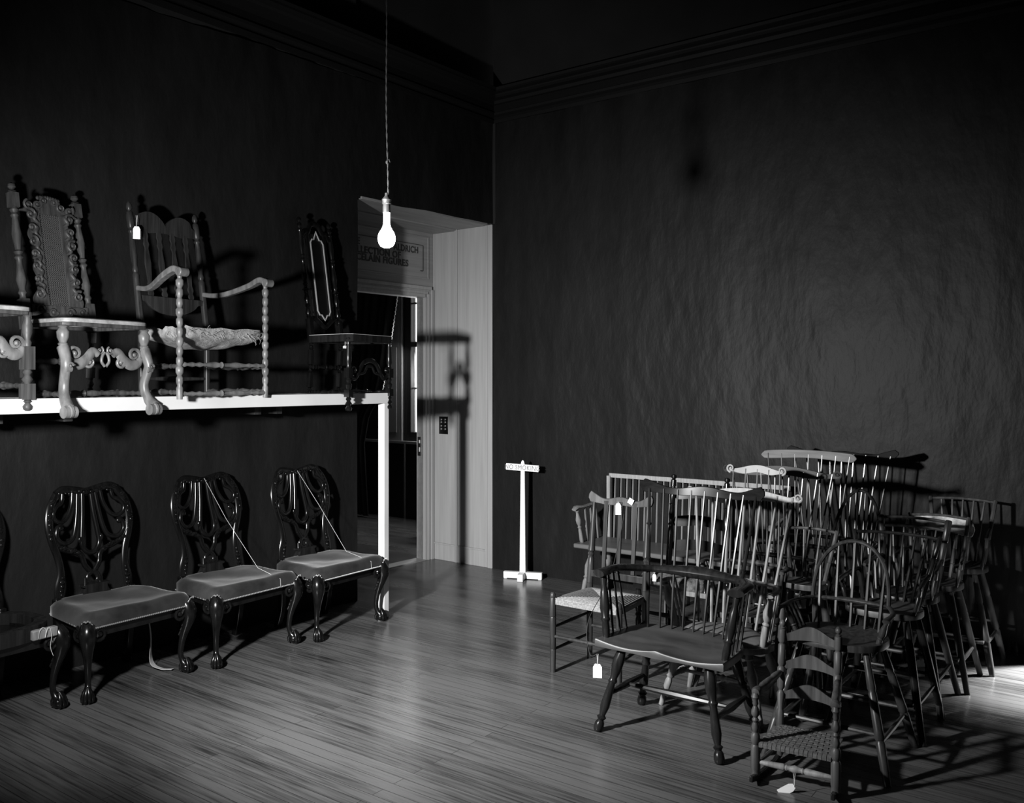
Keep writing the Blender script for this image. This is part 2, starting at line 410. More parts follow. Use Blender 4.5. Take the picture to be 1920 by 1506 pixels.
def text_mesh(name, body, size, m, loc, rot, parent=None, extrude=.001, sx=1.0, offset=0.0):
    c = bpy.data.curves.new(name, 'FONT'); c.body = body; c.size = size; c.extrude = extrude; c.offset = offset
    c.space_character = 1.08; c.align_x = 'CENTER'; c.align_y = 'CENTER'; c.resolution_u = 3
    t = bpy.data.objects.new(name+'_curve', c); COL.objects.link(t)
    bpy.context.view_layer.update()
    me = bpy.data.meshes.new_from_object(t.evaluated_get(bpy.context.evaluated_depsgraph_get()))
    bpy.data.objects.remove(t); me.materials.clear(); me.materials.append(m); me.name = name
    o = bpy.data.objects.new(name, me); COL.objects.link(o); o.location = loc; o.rotation_euler = rot; o.scale = (sx, 1, 1)
    if parent is not None: o.parent = parent
    return o
hdo = bpy.data.objects['wall_doorway']
FA = -.7175
for body, b, z in (('THE', 1.02, 2.903), ('ALDRICH', .385, 2.903), ('COLLECTION OF', .785, 2.833), ('PORCELAIN FIGURES', .76, 2.768)):
    text_mesh('lettering', body, .083, ink, (FA, -b, z), (PI/2, 0, PI/2), hdo, sx=.97 if len(body) > 8 else .86, offset=.0020)
rl = MB()
lbox(rl, FA, FA+.002, .165, 1.5, 2.956, 2.961); lbox(rl, FA, FA+.002, .160, .166, 2.72, 2.956); lbox(rl, FA, FA+.002, .166, .20, 2.715, 2.722)
rl.build('lettering_border', ink, hdo, smooth=0)

# switch plate on the reveal
r_ = root('light_switch', 'dark metal wall switch plate with round buttons on the doorway panelling', 'light switch', LP(-.585, .020, 1.27), LT)
p = MB(); p.box((0, 0, 0), (.11, .008, .165)); p.build('plate', mat('dark_brass', .06, .35, metal=1), r_, bevel=.002)
for x in (-.024, .024):
    for z in (-.035, -.005, .03, .055):
        b = MB(); b.lathe((x, -.004, z), (x, -.012, z), [(0, .010), (.7, .010), (1, .006)]); b.build('button', MATS['brass'], r_)
r_.location = LP(-.585, .024, 1.27)

# far room behind the doorway: far wall at b=-1.56 with window
fr = MB()
lbox(fr, -6.5, -2.69, -1.66, -1.56, 0, 5); lbox(fr, -1.45, -.74, -1.66, -1.56, 0, 5); lbox(fr, -2.66, -1.45, -1.66, -1.56, 0, .95); lbox(fr, -2.66, -1.45, -1.66, -1.56, 3.2, 5)
struct(framed(fr.build('wall_far', dado_m, smooth=0), LT))
fw = MB(); lbox(fw, -6.5, -6.4, -1.66, 5, 0, 5); lbox(fw, -6.5, -.74, 4.9, 5, 0, 5); lbox(fw, -6.5, -.72, -1.66, 5, 5, 5.1); lbox(fw, -1.0, -.74, 4, 5, 0, 5)
struct(framed(fw.build('wall_far_side', dado_m, smooth=0), LT))
pn = MB(); lbox(pn, -3.4, -1.2, -1.56, -1.50, .92, .95)
struct(framed(pn.build('trim_5', sill_m, smooth=0), LT))
wi = MB(); g_ = -1.6
for a0, a1, z0, z1 in ((-2.69, -2.585, .95, 3.2), (-1.6, -1.45, .95, 3.2), (-2.6, -1.6, .95, 1.06), (-2.6, -1.6, 3.1, 3.2), (-2.6, -1.6, 2.10, 2.16)):
    lbox(wi, a0, a1, g_-.04, g_+.03, z0, z1)
wio = struct(framed(wi.build('window_1', frame_m, bevel=.004, smooth=0), LT))
mu = MB(); lbox(mu, -2.59, -1.6, g_-.012, g_+.012, 1.585, 1.605); lbox(mu, -2.59, -1.6, g_-.012, g_+.012, 2.62, 2.64); lbox(mu, -2.548, -2.538, g_-.012, g_+.012, 1.06, 3.1); mu.build('glazing_bar', sill_m, wio, smooth=0)
sh = MB(); lbox(sh, -3.02, -2.74, -1.56, -1.53, .95, 3.2); lbox(sh, -2.98, -2.78, -1.53, -1.52, 1.05, 2.1); lbox(sh, -2.735, -2.70, -1.56, -1.53, .95, 3.2)
sh.build('shutter', sill_m, wio, bevel=.006, smooth=0)
# curtain with beaded edge
r_ = root('curtain', 'dark tied-back curtain with a beaded trimming seen through the doorway', 'curtain', LP(-2.75, -1.33, 0), LT)
c = MB()
N1, N2 = 90, 40
def cur_edge(z):   # right edge distance a (local x) as function of z
    return lerpl([(0, -.30), (.9, -.38), (1.25, -.30), (1.55, -.06), (1.9, .04), (2.4, .14), (2.9, .24), (3.3, .32)], z)
for j in range(N2+1):
    z = .02+3.2*j/N2
    xr = cur_edge(z); xl = -1.15-.0*z
    for i in range(N1+1):
        t = i/N1; x = xl+(xr-xl)*t; c.v.append(V((x, .02*math.sin(t*62)+.012*math.sin(t*25+z*.7), z)))
for j in range(N2):
    for i in range(N1): k = j*(N1+1)+i; c.f.append((k, k+1, k+N1+2, k+N1+1))
c.build('cloth', curtain_m, r_, smooth=180)
bd = MB()
for j in range(105):
    z = 1.45+1.7*j/104; bd.ball((cur_edge(z)+.006+.005*math.sin(j*2.1), -.025, z), .009, 6)
bd.build('beaded_trimming', mat('trimming', .5, .5), r_)
# chair leg glimpsed at the far room's door edge
r_ = root('side_chair', 'dark chair mostly hidden behind the door jamb in the far room', 'chair', LP(-1.71, -.757-.02, 0), LT)
s_ = MB(); s_.box((.22, .22, .44), (.44, .44, .05)); s_.build('seat', black_wood, r_, bevel=.01)
for x, y in ((.02, .03), (.02, .42), (.42, .03), (.42, .42)):
    q = MB(); q.lathe((x, y, .42), (x, y, 0), P_TAPER); q.build('leg', black_wood, r_)
lamp('AREA', 'window_daylight', LP(-2.05, -1.54, 2.0), LP(-2.4, .6, .4), 26, size=.9)

# ------------------------------------------------------------------ hanging bulb
BX, BY = -.1404*4.27, 4.27
r_ = root('hanging_light_bulb', 'lit bare bulb in a metal socket hanging on a twisted cord', 'light bulb', (BX, BY, 2.33))
q = MB(); q.lathe((0, 0, 0), (0, 0, .172), [(0, .004), (.01, .016), (.05, .030), (.12, .037), (.2, .0415), (.27, .0425), (.34, .0405), (.42, .036), (.5, .027), (.58, .020), (.66, .0165), (.8, .0155), (1, .0155)], 24)
bo = q.build('glass', glass_shade, r_, smooth=180)
q = MB(); q.lathe((0, 0, .168), (0, 0, .262), [(0, .0185), (.3, .0185), (.42, .017), (.46, .021), (.6, .0205), (.66, .023), (.70, .021), (.82, .012), (.86, .009), (1, .008)], 20); q.build('socket', steel, r_)
q = MB()
for ph in (0, PI):
    pts = []
    for i in range(420):
        z = .255+3.08*i/419; wob = .004*math.sin(z*2.6+1)+.003*math.sin(z*7)
        pts.append((wob+.0018*math.cos(z*70+ph), .0018*math.sin(z*70+ph), z))
    q.sweep(pts, .0019, 5)
q.ball((.002, 0, .41), .007, 6, (1, 1, 1.4)); q.sweep([(.0, 0, .41), (.012, 0, .425), (.016, 0, .41)], .0018, 5)
q.build('cord', cord_m, r_)

# ------------------------------------------------------------------ no smoking stand
r_ = root('no_smoking_stand', 'white wooden NO SMOKING stand against the dark wall', 'sign', RP(.475, .20, 0), -math.radians(13.5))
q = MB(); q.sweep([(0, 0, .05), (0, 0, .98)], [(.026, .02), (.017, .015)], shape='box', up=(0, 1, 0)); q.sweep([(0, 0, .98), (0, 0, 1.003), (0, 0, 1.013)], [(.017, .015), (.011, .014), (.003, .011)], shape='box', up=(0, 1, 0))
q.build('post', white_paint, r_, bevel=.002)
q = MB(); q.box((0, 0, 0), (.285, .012, .056)); bo_ = q.build('board', white_paint, r_, bevel=.0015); bo_.location = (0, -.024, .952); bo_.rotation_euler = (0, .055, 0)
text_mesh('lettering', 'NO SMOKING', .057, mat('grey_letter_ink', .18, .7), (0, -.0072, -.002), (PI/2, 0, 0), bo_, extrude=.0006, sx=.80)
q = MB(); q.box((0, 0, .033), (.335, .045, .055)); q.box((0, -.055, .033), (.05, .13, .055)); q.box((0, .06, .033), (.05, .1, .055)); q.box((0, -.105, .004), (.05, .03, .008)); q.box((-.15, 0, .004), (.03, .045, .008)); q.box((.15, 0, .004), (.03, .045, .008)); q.build('base', white_paint, r_, bevel=.003)

# ------------------------------------------------------------------ display platform
r_ = root('display_platform', 'long raised shelf of planed pine beams along the left wall, carrying old chairs', 'shelf', LP(0, 0, 0), LT)
def pb(name, a0, a1, b0, b1, z0, z1, mt=pine):
    q = MB(); lbox(q, a0, a1, b0, b1, z0, z1); return q.build(name, mt, r_, bevel=.003, smooth=0)
pb('front_beam', .425, .47, 1.752, 6.2, 1.530, 1.605)
pb('back_beam', .03, .075, 1.75, 6.2, 1.535, 1.605)
pb('end_beam', .075, .425, 1.76, 1.80, 1.535, 1.600)
for b in (2.45, 2.62, 3.86, 4.22, 5.3): pb('bracket', -.06, .16, b, b+.05, 1.47, 1.535, mid_wood)
pb('deck_board', .09, .25, 1.80, 6.2, 1.585, 1.604, light_wood)
pb('post', .405, .468, 1.754, 1.80, 0, 1.53)
pb('post', .395, .455, 6.0, 6.08, 0, 1.53); pb('post', .03, .075, 6.0, 6.08, 0, 1.53)

# ------------------------------------------------------------------ chair builders
def tube_part(root_, name, mt, pts, sec, n=8, **k):
    q = MB(); q.sweep(pts, sec, n, **k); return q.build(name, mt, root_)
def legs(r, mt, top, foot, zt, prof, n=10, k=1.0, front_only=None, tz=None):
    for sx in (-1, 1):
        for (ty, fy) in ((-top[1], -foot[1]), (top[1], foot[1])):
            q = MB(); q.lathe((sx*top[0], ty, zt), (sx*foot[0], fy, 0), prof, n, k); q.build('leg', mt, r)
def legpt(top, foot, zt, z, sx, sy):
    t = (zt-z)/zt; return V((sx*(top[0]+(foot[0]-top[0])*t), sy*(top[1]+(foot[1]-top[1])*t), z))
def shield(w, d, n=56, pommel=.0, fp=2.6):
    """seat outline: D with straight-ish front"""
    out = []
    for i in range(n):
        t = 2*PI*i/n; c, s = math.cos(t), math.sin(t)
        p = fp if s < 0 else 2.2
        x = abs(c)**(2/p)*(1 if c > 0 else -1)*w/2; y = abs(s)**(2/p)*(1 if s > 0 else -1)*d/2
        if s < 0: y = max(y, -d/2)
        if s > 0: x *= 1-.1*s
        if s < 0 and pommel: y -= pommel*(math.cos(x/(w/2)*PI)*.5-.2)
        out.append((x, y))
    return out
def crest_strip(cw, z0, hh, yf, style, th=.011, n=30):
    """crest rail; returns MB.  z0 lower edge at centre, hh height"""
    q = MB()
    def fn(t):
        u = 2*t-1; x = u*cw/2; au = abs(u)
        if style == 'yoke':
            zc = z0+hh*.42+.005*math.cos(au*PI*2.2)+.020*max(0, (au-.55)/.45)**1.3
            ht = hh*(.30+.05*math.cos(au*PI*2)+.17*max(0, (au-.62)/.38)**1.2)
            if au > .93: ht *= math.sqrt(max(.06, 1-((au-.93)/.07)**2))
            hi = zc+ht; lo = zc-ht
        elif style == 'ears':
            hi = z0+hh*(.7+.3*math.cos(au*PI)); lo = z0+.006*math.cos(au*PI*2)
            if au > .8: hi += .012*math.sin((au-.8)/.2*PI)
            if au > .93: k = (au-.93)/.07; mid = (hi+lo)/2; hi += (mid-hi)*k*.5; lo += (mid-lo)*k*.5
        elif style == 'round':
            hi = z0+hh*(1-.25*au**2); lo = z0+.12*hh*math.cos(au*PI)
            if au > .9: k = (au-.9)/.1; mid = (hi+lo)/2; hi += (mid-hi)*k**2*.85; lo += (mid-lo)*k**2*.85
        elif style == 'dip':
            hi = z0+hh*(.75+.25*math.cos(au*PI*2-.4)); lo = z0+.1*hh*math.cos(au*PI)
            if au > .92: k = (au-.92)/.08; mid = (hi+lo)/2; hi += (mid-hi)*k**2*.6; lo += (mid-lo)*k**2*.6
        else: hi = z0+hh; lo = z0
        y = yf(x)
        return ((x, y-th, lo), (x, y-th+.006, hi), (x, y+th, lo), (x, y+th, hi))
    q.strip(n, fn); return q

def windsor(name, label, cat='chair', at=(0, 0), rz=0.0, wood=dark_wood, seat_m=None, sz=.43, sw=.5, sd=.42, top=1.1, cw=.55, arm=.25, aw=None,
            nsp=7, lean=.12, crest='yoke', ch=.055, legp=P_LEG, legk=1.0, foot=(.31, .22), sth=.035, spr=.0052, arc=.05, stretch='H', strp=P_STR, fan=1.0,
            pommel=.0, back='comb', bpost=None, group=None, crest_m=None, cushion=None, armr=.014, supp=P_SUP, rails=1, front_p=2.6):
    group = group or {'windsor_armchair': 'windsor armchairs crowded before the right wall', 'high_chair': 'high chairs along the right side of the crowd'}.get(name)
    r = root(name, label, cat, at if len(at) == 3 else RP(at[0], at[1]), TR+rz, group)
    seat_m = seat_m or wood; crest_m = crest_m or wood
    out = shield(sw, sd, pommel=pommel, fp=front_p)
    if front_p > 8:      # broad saddle seat: sharp front corners, curved back
        out = [(-sw/2+sw*i/20, -sd/2-.012*math.exp(-((i-10)/2.2)**2)) for i in range(21)]
        for i in range(1, 30):
            t = PI*i/30; c, s_ = math.cos(t), math.sin(t)
            out.append((sw/2*math.copysign(abs(c)**.55, c)*(1-.06*s_), -sd/2+sd*abs(s_)**.5*(1 if i not in (1, 29) else .8)))
    q = MB(); dish = .014
    def sad(x, y): return -.020*math.sin(PI*min(1, abs(x)/(sw*.5)))*min(1, max(0, -y/(sd*.5)))**2 if pommel else 0
    q.plate(out, lambda x, y, k: sz+sad(x, y)-dish*max(0, 1-k**2*1.15)-(.006 if k > .99 else 0),
            lambda x, y, k: sz-sth*(1 if k < .93 else .8), qs=(.15, .3, .45, .6, .75, .88, .95, .985, 1))
    st_ = q.build('seat', seat_m, r, smooth=50)
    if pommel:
        q = MB(); fe = sorted([p for p in out if p[1] < -sd*.495], key=lambda p: p[0]); q.sweep([(x*.995, y*.995, sz-.003+sad(x, y)) for x, y in fe], (.0026, .0018), 6, up=(0, 0, 1)); q.build('worn_edge_glare', mat('worn_edge_glare', .3, .4), st_)  # pale tube paints glare, along with wear, on the seat's front edge
    if cushion:
        q = MB(); o2 = [(x*.93, y*.93) for x, y in out]
        q.plate(o2, lambda x, y, k: sz+.003+.045*(1-k**4)+.006*math.sin(x*30+y*9)*(1-k), lambda x, y, k: sz+.001, rings=7); q.build('cushion', cushion, r, smooth=60)
    tp = (sw*.33, sd*.30)
    zt = sz-sth*.5
    legs(r, wood, tp, foot, zt, legp, k=legk)
    if stretch == 'H':
        z1 = zt*.42
        for sx in (-1, 1):
            q = MB(); q.lathe(legpt(tp, foot, zt, z1, sx, -1), legpt(tp, foot, zt, z1, sx, 1), strp, 8); q.build('side_stretcher', wood, r)
        a = (legpt(tp, foot, zt, z1, -1, -1)+legpt(tp, foot, zt, z1, -1, 1))/2; b = (legpt(tp, foot, zt, z1, 1, -1)+legpt(tp, foot, zt, z1, 1, 1))/2
        q = MB(); q.lathe(a, b, strp, 8); q.build('cross_stretcher', wood, r)
    elif stretch == 'box':
        for (z1, s1, s2) in ((zt*.36, (-1, -1), (1, -1)), (zt*.36, (-1, 1), (1, 1)), (zt*.3, (-1, -1), (-1, 1)), (zt*.3, (1, -1), (1, 1))):
            q = MB(); q.lathe(legpt(tp, foot, zt, z1, *s1), legpt(tp, foot, zt, z1, *s2), [(0, .008), (.5, .012), (1, .008)], 8); q.build('stretcher', wood, r)
    elif stretch == 'high':
        for (z1, s1, s2) in ((zt*.52, (-1, -1), (1, -1)), (zt*.40, (-1, 1), (1, 1)), (zt*.3, (-1, -1), (-1, 1)), (zt*.3, (1, -1), (1, 1))):
            q = MB(); q.lathe(legpt(tp, foot, zt, z1, *s1), legpt(tp, foot, zt, z1, *s2), [(0, .008), (.5, .011), (1, .008)], 8); q.build('stretcher', wood, r)
        f1 = legpt(tp, foot, zt, zt*.33, -1, -1); f2 = legpt(tp, foot, zt, zt*.33, 1, -1)
        q = MB(); q.box((f1+f2)/2+V((0, -.03, 0)), ((f2-f1).length*.98, .075, .014)); q.build('foot_rest', wood, r, bevel=.003)
    yb = sd*.40; az = sz+arm if arm else None
    aw = aw or sw*1.1
    # back
    xs = [(-1+2*i/(nsp-1)) for i in range(nsp)]
    bw = sw*.34
    def seatpt(u): return V((u*bw, yb-arc*.9*u*u, sz-.004))
    if back == 'comb':
        tw = cw/2*.86*fan
        def toppt(u): return V((u*tw, yb+lean-arc*u*u*.8, top-ch*.5))
        for u in xs:
            q = MB(); a, b = seatpt(u), toppt(u)
            if abs(u) == 1 and bpost: q.lathe(b, a, bpost, 8)
            else: q.lathe(a, b, [(0, spr), (.3, spr*1.25), (1, spr*.85)], 6)
            q.build('back_post' if abs(u) == 1 and bpost else 'spindle', wood, r)
        yf = lambda x: yb+lean-arc*.8*(x/tw)**2+.004
        q = crest_strip(cw, top-ch, ch, yf, crest, th=.009)
        if crest in ('ears', 'scroll'):
            for sx in (-1, 1): q.spiral((sx*cw*.475, yf(cw*.475)-.008, top-ch*.5), (sx, 0, 0), (0, 0, 1), .022, 1.4, .006, start=-PI/2, sgn=1)
        if crest == 'yoke':
            pass
        q.build('crest_rail', crest_m, r, bevel=.003, smooth=50)
        armpt = lambda u: seatpt(u).lerp(toppt(u), (az-sz)/(top-sz))
    elif back == 'bow':
        zb = az if az else sz
        tt = (zb-sz)/(top-sz)
        rx = cw/2; hz = top-zb
        y0 = yb+lean*tt; y1 = yb+lean
        pts = []
        for i in range(29):
            t = PI*i/28; c_, s_ = math.cos(t), math.sin(t)
            xx = -rx*c_*(1+.05*s_); zz = zb-.005+hz*(abs(s_)**.8)
            pts.append((xx, y0-arc*.8*(c_*c_)+(y1-y0)*s_, zz))
        if not az: pts = [(-rx*.86, yb-arc, sz-.01)]+pts[1:-1]+[(rx*.86, yb-arc, sz-.01)]
        q = MB(); q.sweep(pts, .0095, 8); q.build('bow', wood, r)
        for u in xs:
            uu = u*.86
            s_ = math.sqrt(max(0, 1-uu*uu)); b = V((rx*uu, y0-arc*.8*uu*uu+(y1-y0)*s_, zb+hz*s_**.8-.004))
            q = MB(); q.lathe(seatpt(u*.95), b, [(0, spr), (.35, spr*1.4), (1, spr*.8)], 6); q.build('spindle', wood, r)
        armpt = lambda u: V((u*rx, y0-arc*.8*u*u, az))
    elif back == 'rod':
        for u in (-1, 1):
            a = V((u*bw*1.12, yb-.01, sz-.004)); b = V((u*cw/2, yb+lean, top))
            q = MB(); q.lathe(b, a, bpost or [(0, .010), (.02, .013), (.3, .0125), (.31, .0105), (.32, .0125), (.62, .0125), (.63, .0105), (.64, .0135), (1, .012)], 8); q.build('back_post', wood, r)
        for k in range(rails):
            zz = top-.012-.045*k; t = (zz-sz)/(top-sz)
            e = V((cw/2*t+bw*1.12*(1-t), yb+lean*t, zz)); pts = [V((e.x*u, e.y+.025*(1-u*u), zz+.008*(1-u*u))) for u in [-1+i/5 for i in range(11)]]
            q = MB(); q.sweep(pts, .0085, 8); q.build('top_rail', wood, r)
        zz = top-.012-.045*(rails-1); t = (zz-sz)/(top-sz)
        for i in range(nsp):
            u = -1+2*(i+1)/(nsp+1); b = V(((cw/2*t+bw*1.12*(1-t))*u, yb+lean*t+.025*(1-u*u), zz if crest != 'tablet' else top-ch)); a = V((u*bw*1.05, yb+.01*(1-u*u), sz-.004))
            q = MB(); q.lathe(a, b, [(0, spr*1.1), (.3, spr*1.3), (.31, spr), (.32, spr*1.3), (.65, spr*1.2), (.66, spr), (.67, spr*1.2), (1, spr*.9)], 6); q.build('spindle', wood, r)
        if crest == 'tablet':
            q = crest_strip(cw*1.18, top-ch, ch, lambda x: yb+lean+.02-.25*x*x, 'round', th=.009); q.build('crest_rail', crest_m, r, bevel=.003, smooth=50)
        armpt = None
    if az and back != 'rod':
        mids = [armpt(-1+i/4) for i in range(9)]
        L0 = V((-aw/2, -sd*.26, az)); R0 = V((aw/2, -sd*.26, az))
        P = [L0+V((-.005, -.03, -.001)), L0, V((-aw/2*.99, sd*.05, az))]+mids[0:]+[V((aw/2*.99, sd*.05, az)), R0, R0+V((.005, -.03, -.001))]
        cp = catmull(P, 4); m_ = len(cp)
        sec = [(armr*(1.35 if (i < 6 or i > m_-7) else 1.0+.25*math.exp(-((i/m_-.5)/.12)**2)), armr*.62*(1+.8*math.exp(-((i/m_-.5)/.16)**2))) for i in range(m_)]
        q = MB(); q.sweep(cp, sec, 10, up=(0, 0, 1)); 
        q.build('arm_rail', wood, r)
        for sx in (-1, 1):
            a = V((sx*aw/2, -sd*.24, az-.004)); b = V((sx*sw*(.43 if front_p < 4 else .465), -sd*(.17 if front_p < 4 else .34), sz-.008))
            q = MB(); q.lathe(a, b, supp, 10); q.build('arm_support', wood, r)
            for k in range(3):
                t = (k+1)/4; a = V((sx*aw/2*.995, -sd*.24+t*sd*.42, az-.003)); b = V((sx*sw*(.445 if front_p < 4 else .475)*(1-.06*t), -sd*(.17 if front_p < 4 else .32)+t*sd*(.40 if front_p < 4 else .55), sz-.006))
                q = MB(); q.lathe(a, b, [(0, spr*.9), (.6, spr*1.2), (1, spr)], 6); q.build('spindle', wood, r)
    if az and back == 'rod':
        t = arm/(top-sz)
        for sx in (-1, 1):
            b = V((sx*(bw*1.12+(cw/2-bw*1.12)*t), yb+lean*t, az)); a = V((sx*sw*.52, -sd*.30, az-.01))
            q = MB(); q.sweep([b, b.lerp(a, .5)+V((0, 0, .006)), a, a+V((0, -.03, -.006))], [.009, .011, .012, .010], 8); q.build('arm', wood, r)
            q = MB(); q.lathe(a, (sx*sw*.43, -sd*.28, sz-.005), [(0, .008), (.3, .011), (.32, .009), (.34, .011), (1, .009)], 8); q.build('arm_support', wood, r)
            q = MB(); m1 = b.lerp(a, .5); q.lathe(m1, (sx*sw*.43, 0, sz-.005), [(0, .006), (.5, .008), (1, .006)], 6); q.build('spindle', wood, r)
    return r

GR = 'windsor chairs crowded in front of the right wall'
# ---- W1, the big dark comb-back
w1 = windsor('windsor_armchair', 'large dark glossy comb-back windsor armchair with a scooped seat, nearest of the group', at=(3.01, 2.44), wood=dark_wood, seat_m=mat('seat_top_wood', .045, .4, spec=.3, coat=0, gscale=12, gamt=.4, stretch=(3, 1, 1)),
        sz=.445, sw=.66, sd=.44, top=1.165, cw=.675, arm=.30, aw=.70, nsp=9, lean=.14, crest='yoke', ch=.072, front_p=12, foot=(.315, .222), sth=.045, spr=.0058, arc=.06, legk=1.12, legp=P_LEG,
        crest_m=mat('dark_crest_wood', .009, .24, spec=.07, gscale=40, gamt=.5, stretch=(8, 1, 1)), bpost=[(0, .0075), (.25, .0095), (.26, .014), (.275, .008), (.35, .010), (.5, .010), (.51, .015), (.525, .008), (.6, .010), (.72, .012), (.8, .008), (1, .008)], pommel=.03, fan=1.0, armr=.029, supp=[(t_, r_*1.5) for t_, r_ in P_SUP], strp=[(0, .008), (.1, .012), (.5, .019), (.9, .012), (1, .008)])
# ---- light comb-back armchair with cushion behind it
windsor('windsor_armchair', 'light wooden comb-back armchair with a padded grey seat, right behind the large dark comb-back', at=(3.05, 1.99), wood=light_wood, sz=.365, sw=.54, sd=.36, top=1.105, cw=.64, arm=.27, aw=.58,
        nsp=7, lean=.16, crest='ears', ch=.055, foot=(.27, .17), legp=P_BALUSTER, spr=.0075, arc=.04, cushion=mat('grey_seat_cover', .11, .7, gscale=10, gamt=.3, stretch=(1, 1, 1)), crest_m=pale_wood, armr=.014, supp=P_VASE, strp=P_STR_RING)
# ---- comb-backs receding to the wall
windsor('windsor_armchair', 'comb-back chair with a short pale scroll-eared crest above the second row', at=(3.04, 1.655), wood=mid_wood, sz=.43, sw=.42, sd=.28, top=1.215, cw=.315, arm=.25, aw=.46, nsp=5, lean=.06, crest='ears', ch=.045, foot=(.24, .14), legp=P_BALUSTER, spr=.005, arc=.02, crest_m=mat('bone_crest', .32, .6, spec=.2, gscale=20, gamt=.1))
windsor('windsor_armchair', 'dark comb-back windsor chair with carved round ears on a wide brown crest', at=(3.06, 1.335), wood=black_wood, sz=.43, sw=.54, sd=.30, top=1.185, cw=.70, arm=.24, aw=.52, nsp=8, lean=.075, crest='ears', ch=.058, foot=(.27, .14), legp=P_BALUSTER, spr=.0055, arc=.03, crest_m=mat('dull_brown_crest', .028, .5, spec=.2, gscale=40, gamt=.5, stretch=(8, 1, 1)))
windsor('windsor_armchair', 'tall comb-back chair with a broad round-ended grey-brown crest', at=(3.08, .94), wood=dark_wood, sz=.43, sw=.48, sd=.34, top=1.255, cw=.60, arm=.24, aw=.50, nsp=7, lean=.08, crest='round', ch=.058, foot=(.26, .16), legp=P_BALUSTER, spr=.0052, arc=.02, crest_m=mat('greyed_wood', .10, .5, spec=.22, coat=.0, gscale=40, gamt=.3, stretch=(8, 1, 1)))
windsor('windsor_armchair', 'darkest and widest comb-back chair standing farthest back against the right wall', at=(3.17, .56), wood=black_wood, sz=.43, sw=.54, sd=.36, top=1.235, cw=.72, arm=.24, aw=.58, nsp=9, lean=.09, crest='yoke', ch=.055, foot=(.27, .17), legp=P_BALUSTER, spr=.0055, arc=.02, crest_m=mat('dull_black_crest', .005, .6, spec=.1))
# ---- bow-backs
windsor('windsor_side_chair', 'dark hoop-back chair with a light-edged bow in the middle of the crowd', at=(3.45, 1.12), wood=dark_wood, sz=.46, sw=.30, sd=.28, top=1.05, cw=.31, arm=None, nsp=6, lean=.1, back='bow', foot=(.15, .14), legp=P_BAMBOO, spr=.005)
windsor('windsor_armchair', 'small bow-back armchair on tall legs, behind the little ladder-back', at=(3.71, 2.20), wood=brown_wood, sz=.54, sw=.42, sd=.38, top=.93, cw=.345, arm=.115, aw=.45, nsp=5, lean=.09, back='bow', foot=(.265, .25), legp=P_BAMBOO, spr=.0065, arc=.04, stretch='box', armr=.012)
# ---- rod-back high chairs along the right
HG = None
windsor('high_chair', 'dark rod-back child\'s high chair, first of the row right of the bow-back', at=(3.78, 1.70), wood=dark_wood, seat_m=mat('worn_seat', .04, .5, gscale=25, gamt=.5, stretch=(1, 1, 1)), sz=.575, sw=.36, sd=.32, top=.905, cw=.42, arm=.14, nsp=6, lean=.10, back='rod', foot=(.22, .22), legp=P_TAPER, stretch='high', spr=.006)
windsor('high_chair', 'rod-back high chair with double top rails and heavy right post', at=(3.78, 1.29), wood=brown_wood, sz=.565, sw=.34, sd=.30, top=.935, cw=.35, arm=.16, nsp=5, lean=.10, back='rod', foot=(.22, .22), legp=P_TAPER, stretch='high', spr=.0055, rails=2, bpost=[(0, .014), (.02, .018), (.3, .017), (.31, .014), (.32, .018), (.62, .016), (.63, .013), (.64, .017), (1, .014)])
windsor('high_chair', 'high chair with a pale stencilled crest board and plank seat', at=(3.82, .84), wood=mid_wood, sz=.555, sw=.34, sd=.32, top=.90, cw=.32, arm=.15, nsp=4, lean=.08, back='rod', foot=(.22, .20), legp=P_TAPER, stretch='high', spr=.009, crest='tablet', ch=.105, crest_m=painted)
windsor('high_chair', 'bamboo-turned high chair at the far right end of the row by the wall', at=(3.87, .42), wood=mid_wood, sz=.585, sw=.36, sd=.32, top=.955, cw=.37, arm=.20, nsp=5, lean=.10, back='rod', foot=(.23, .21), legp=P_BAMBOO, stretch='high', spr=.0065)
windsor('high_chair', 'small bamboo-turned child\'s chair wedged in behind the light comb-back', at=(3.34, 1.60), wood=mid_wood, sz=.62, sw=.24, sd=.20, top=.885, cw=.28, arm=None, nsp=2, lean=.05, back='rod', foot=(.13, .12), legp=P_TAPER, stretch='box', spr=.0055)

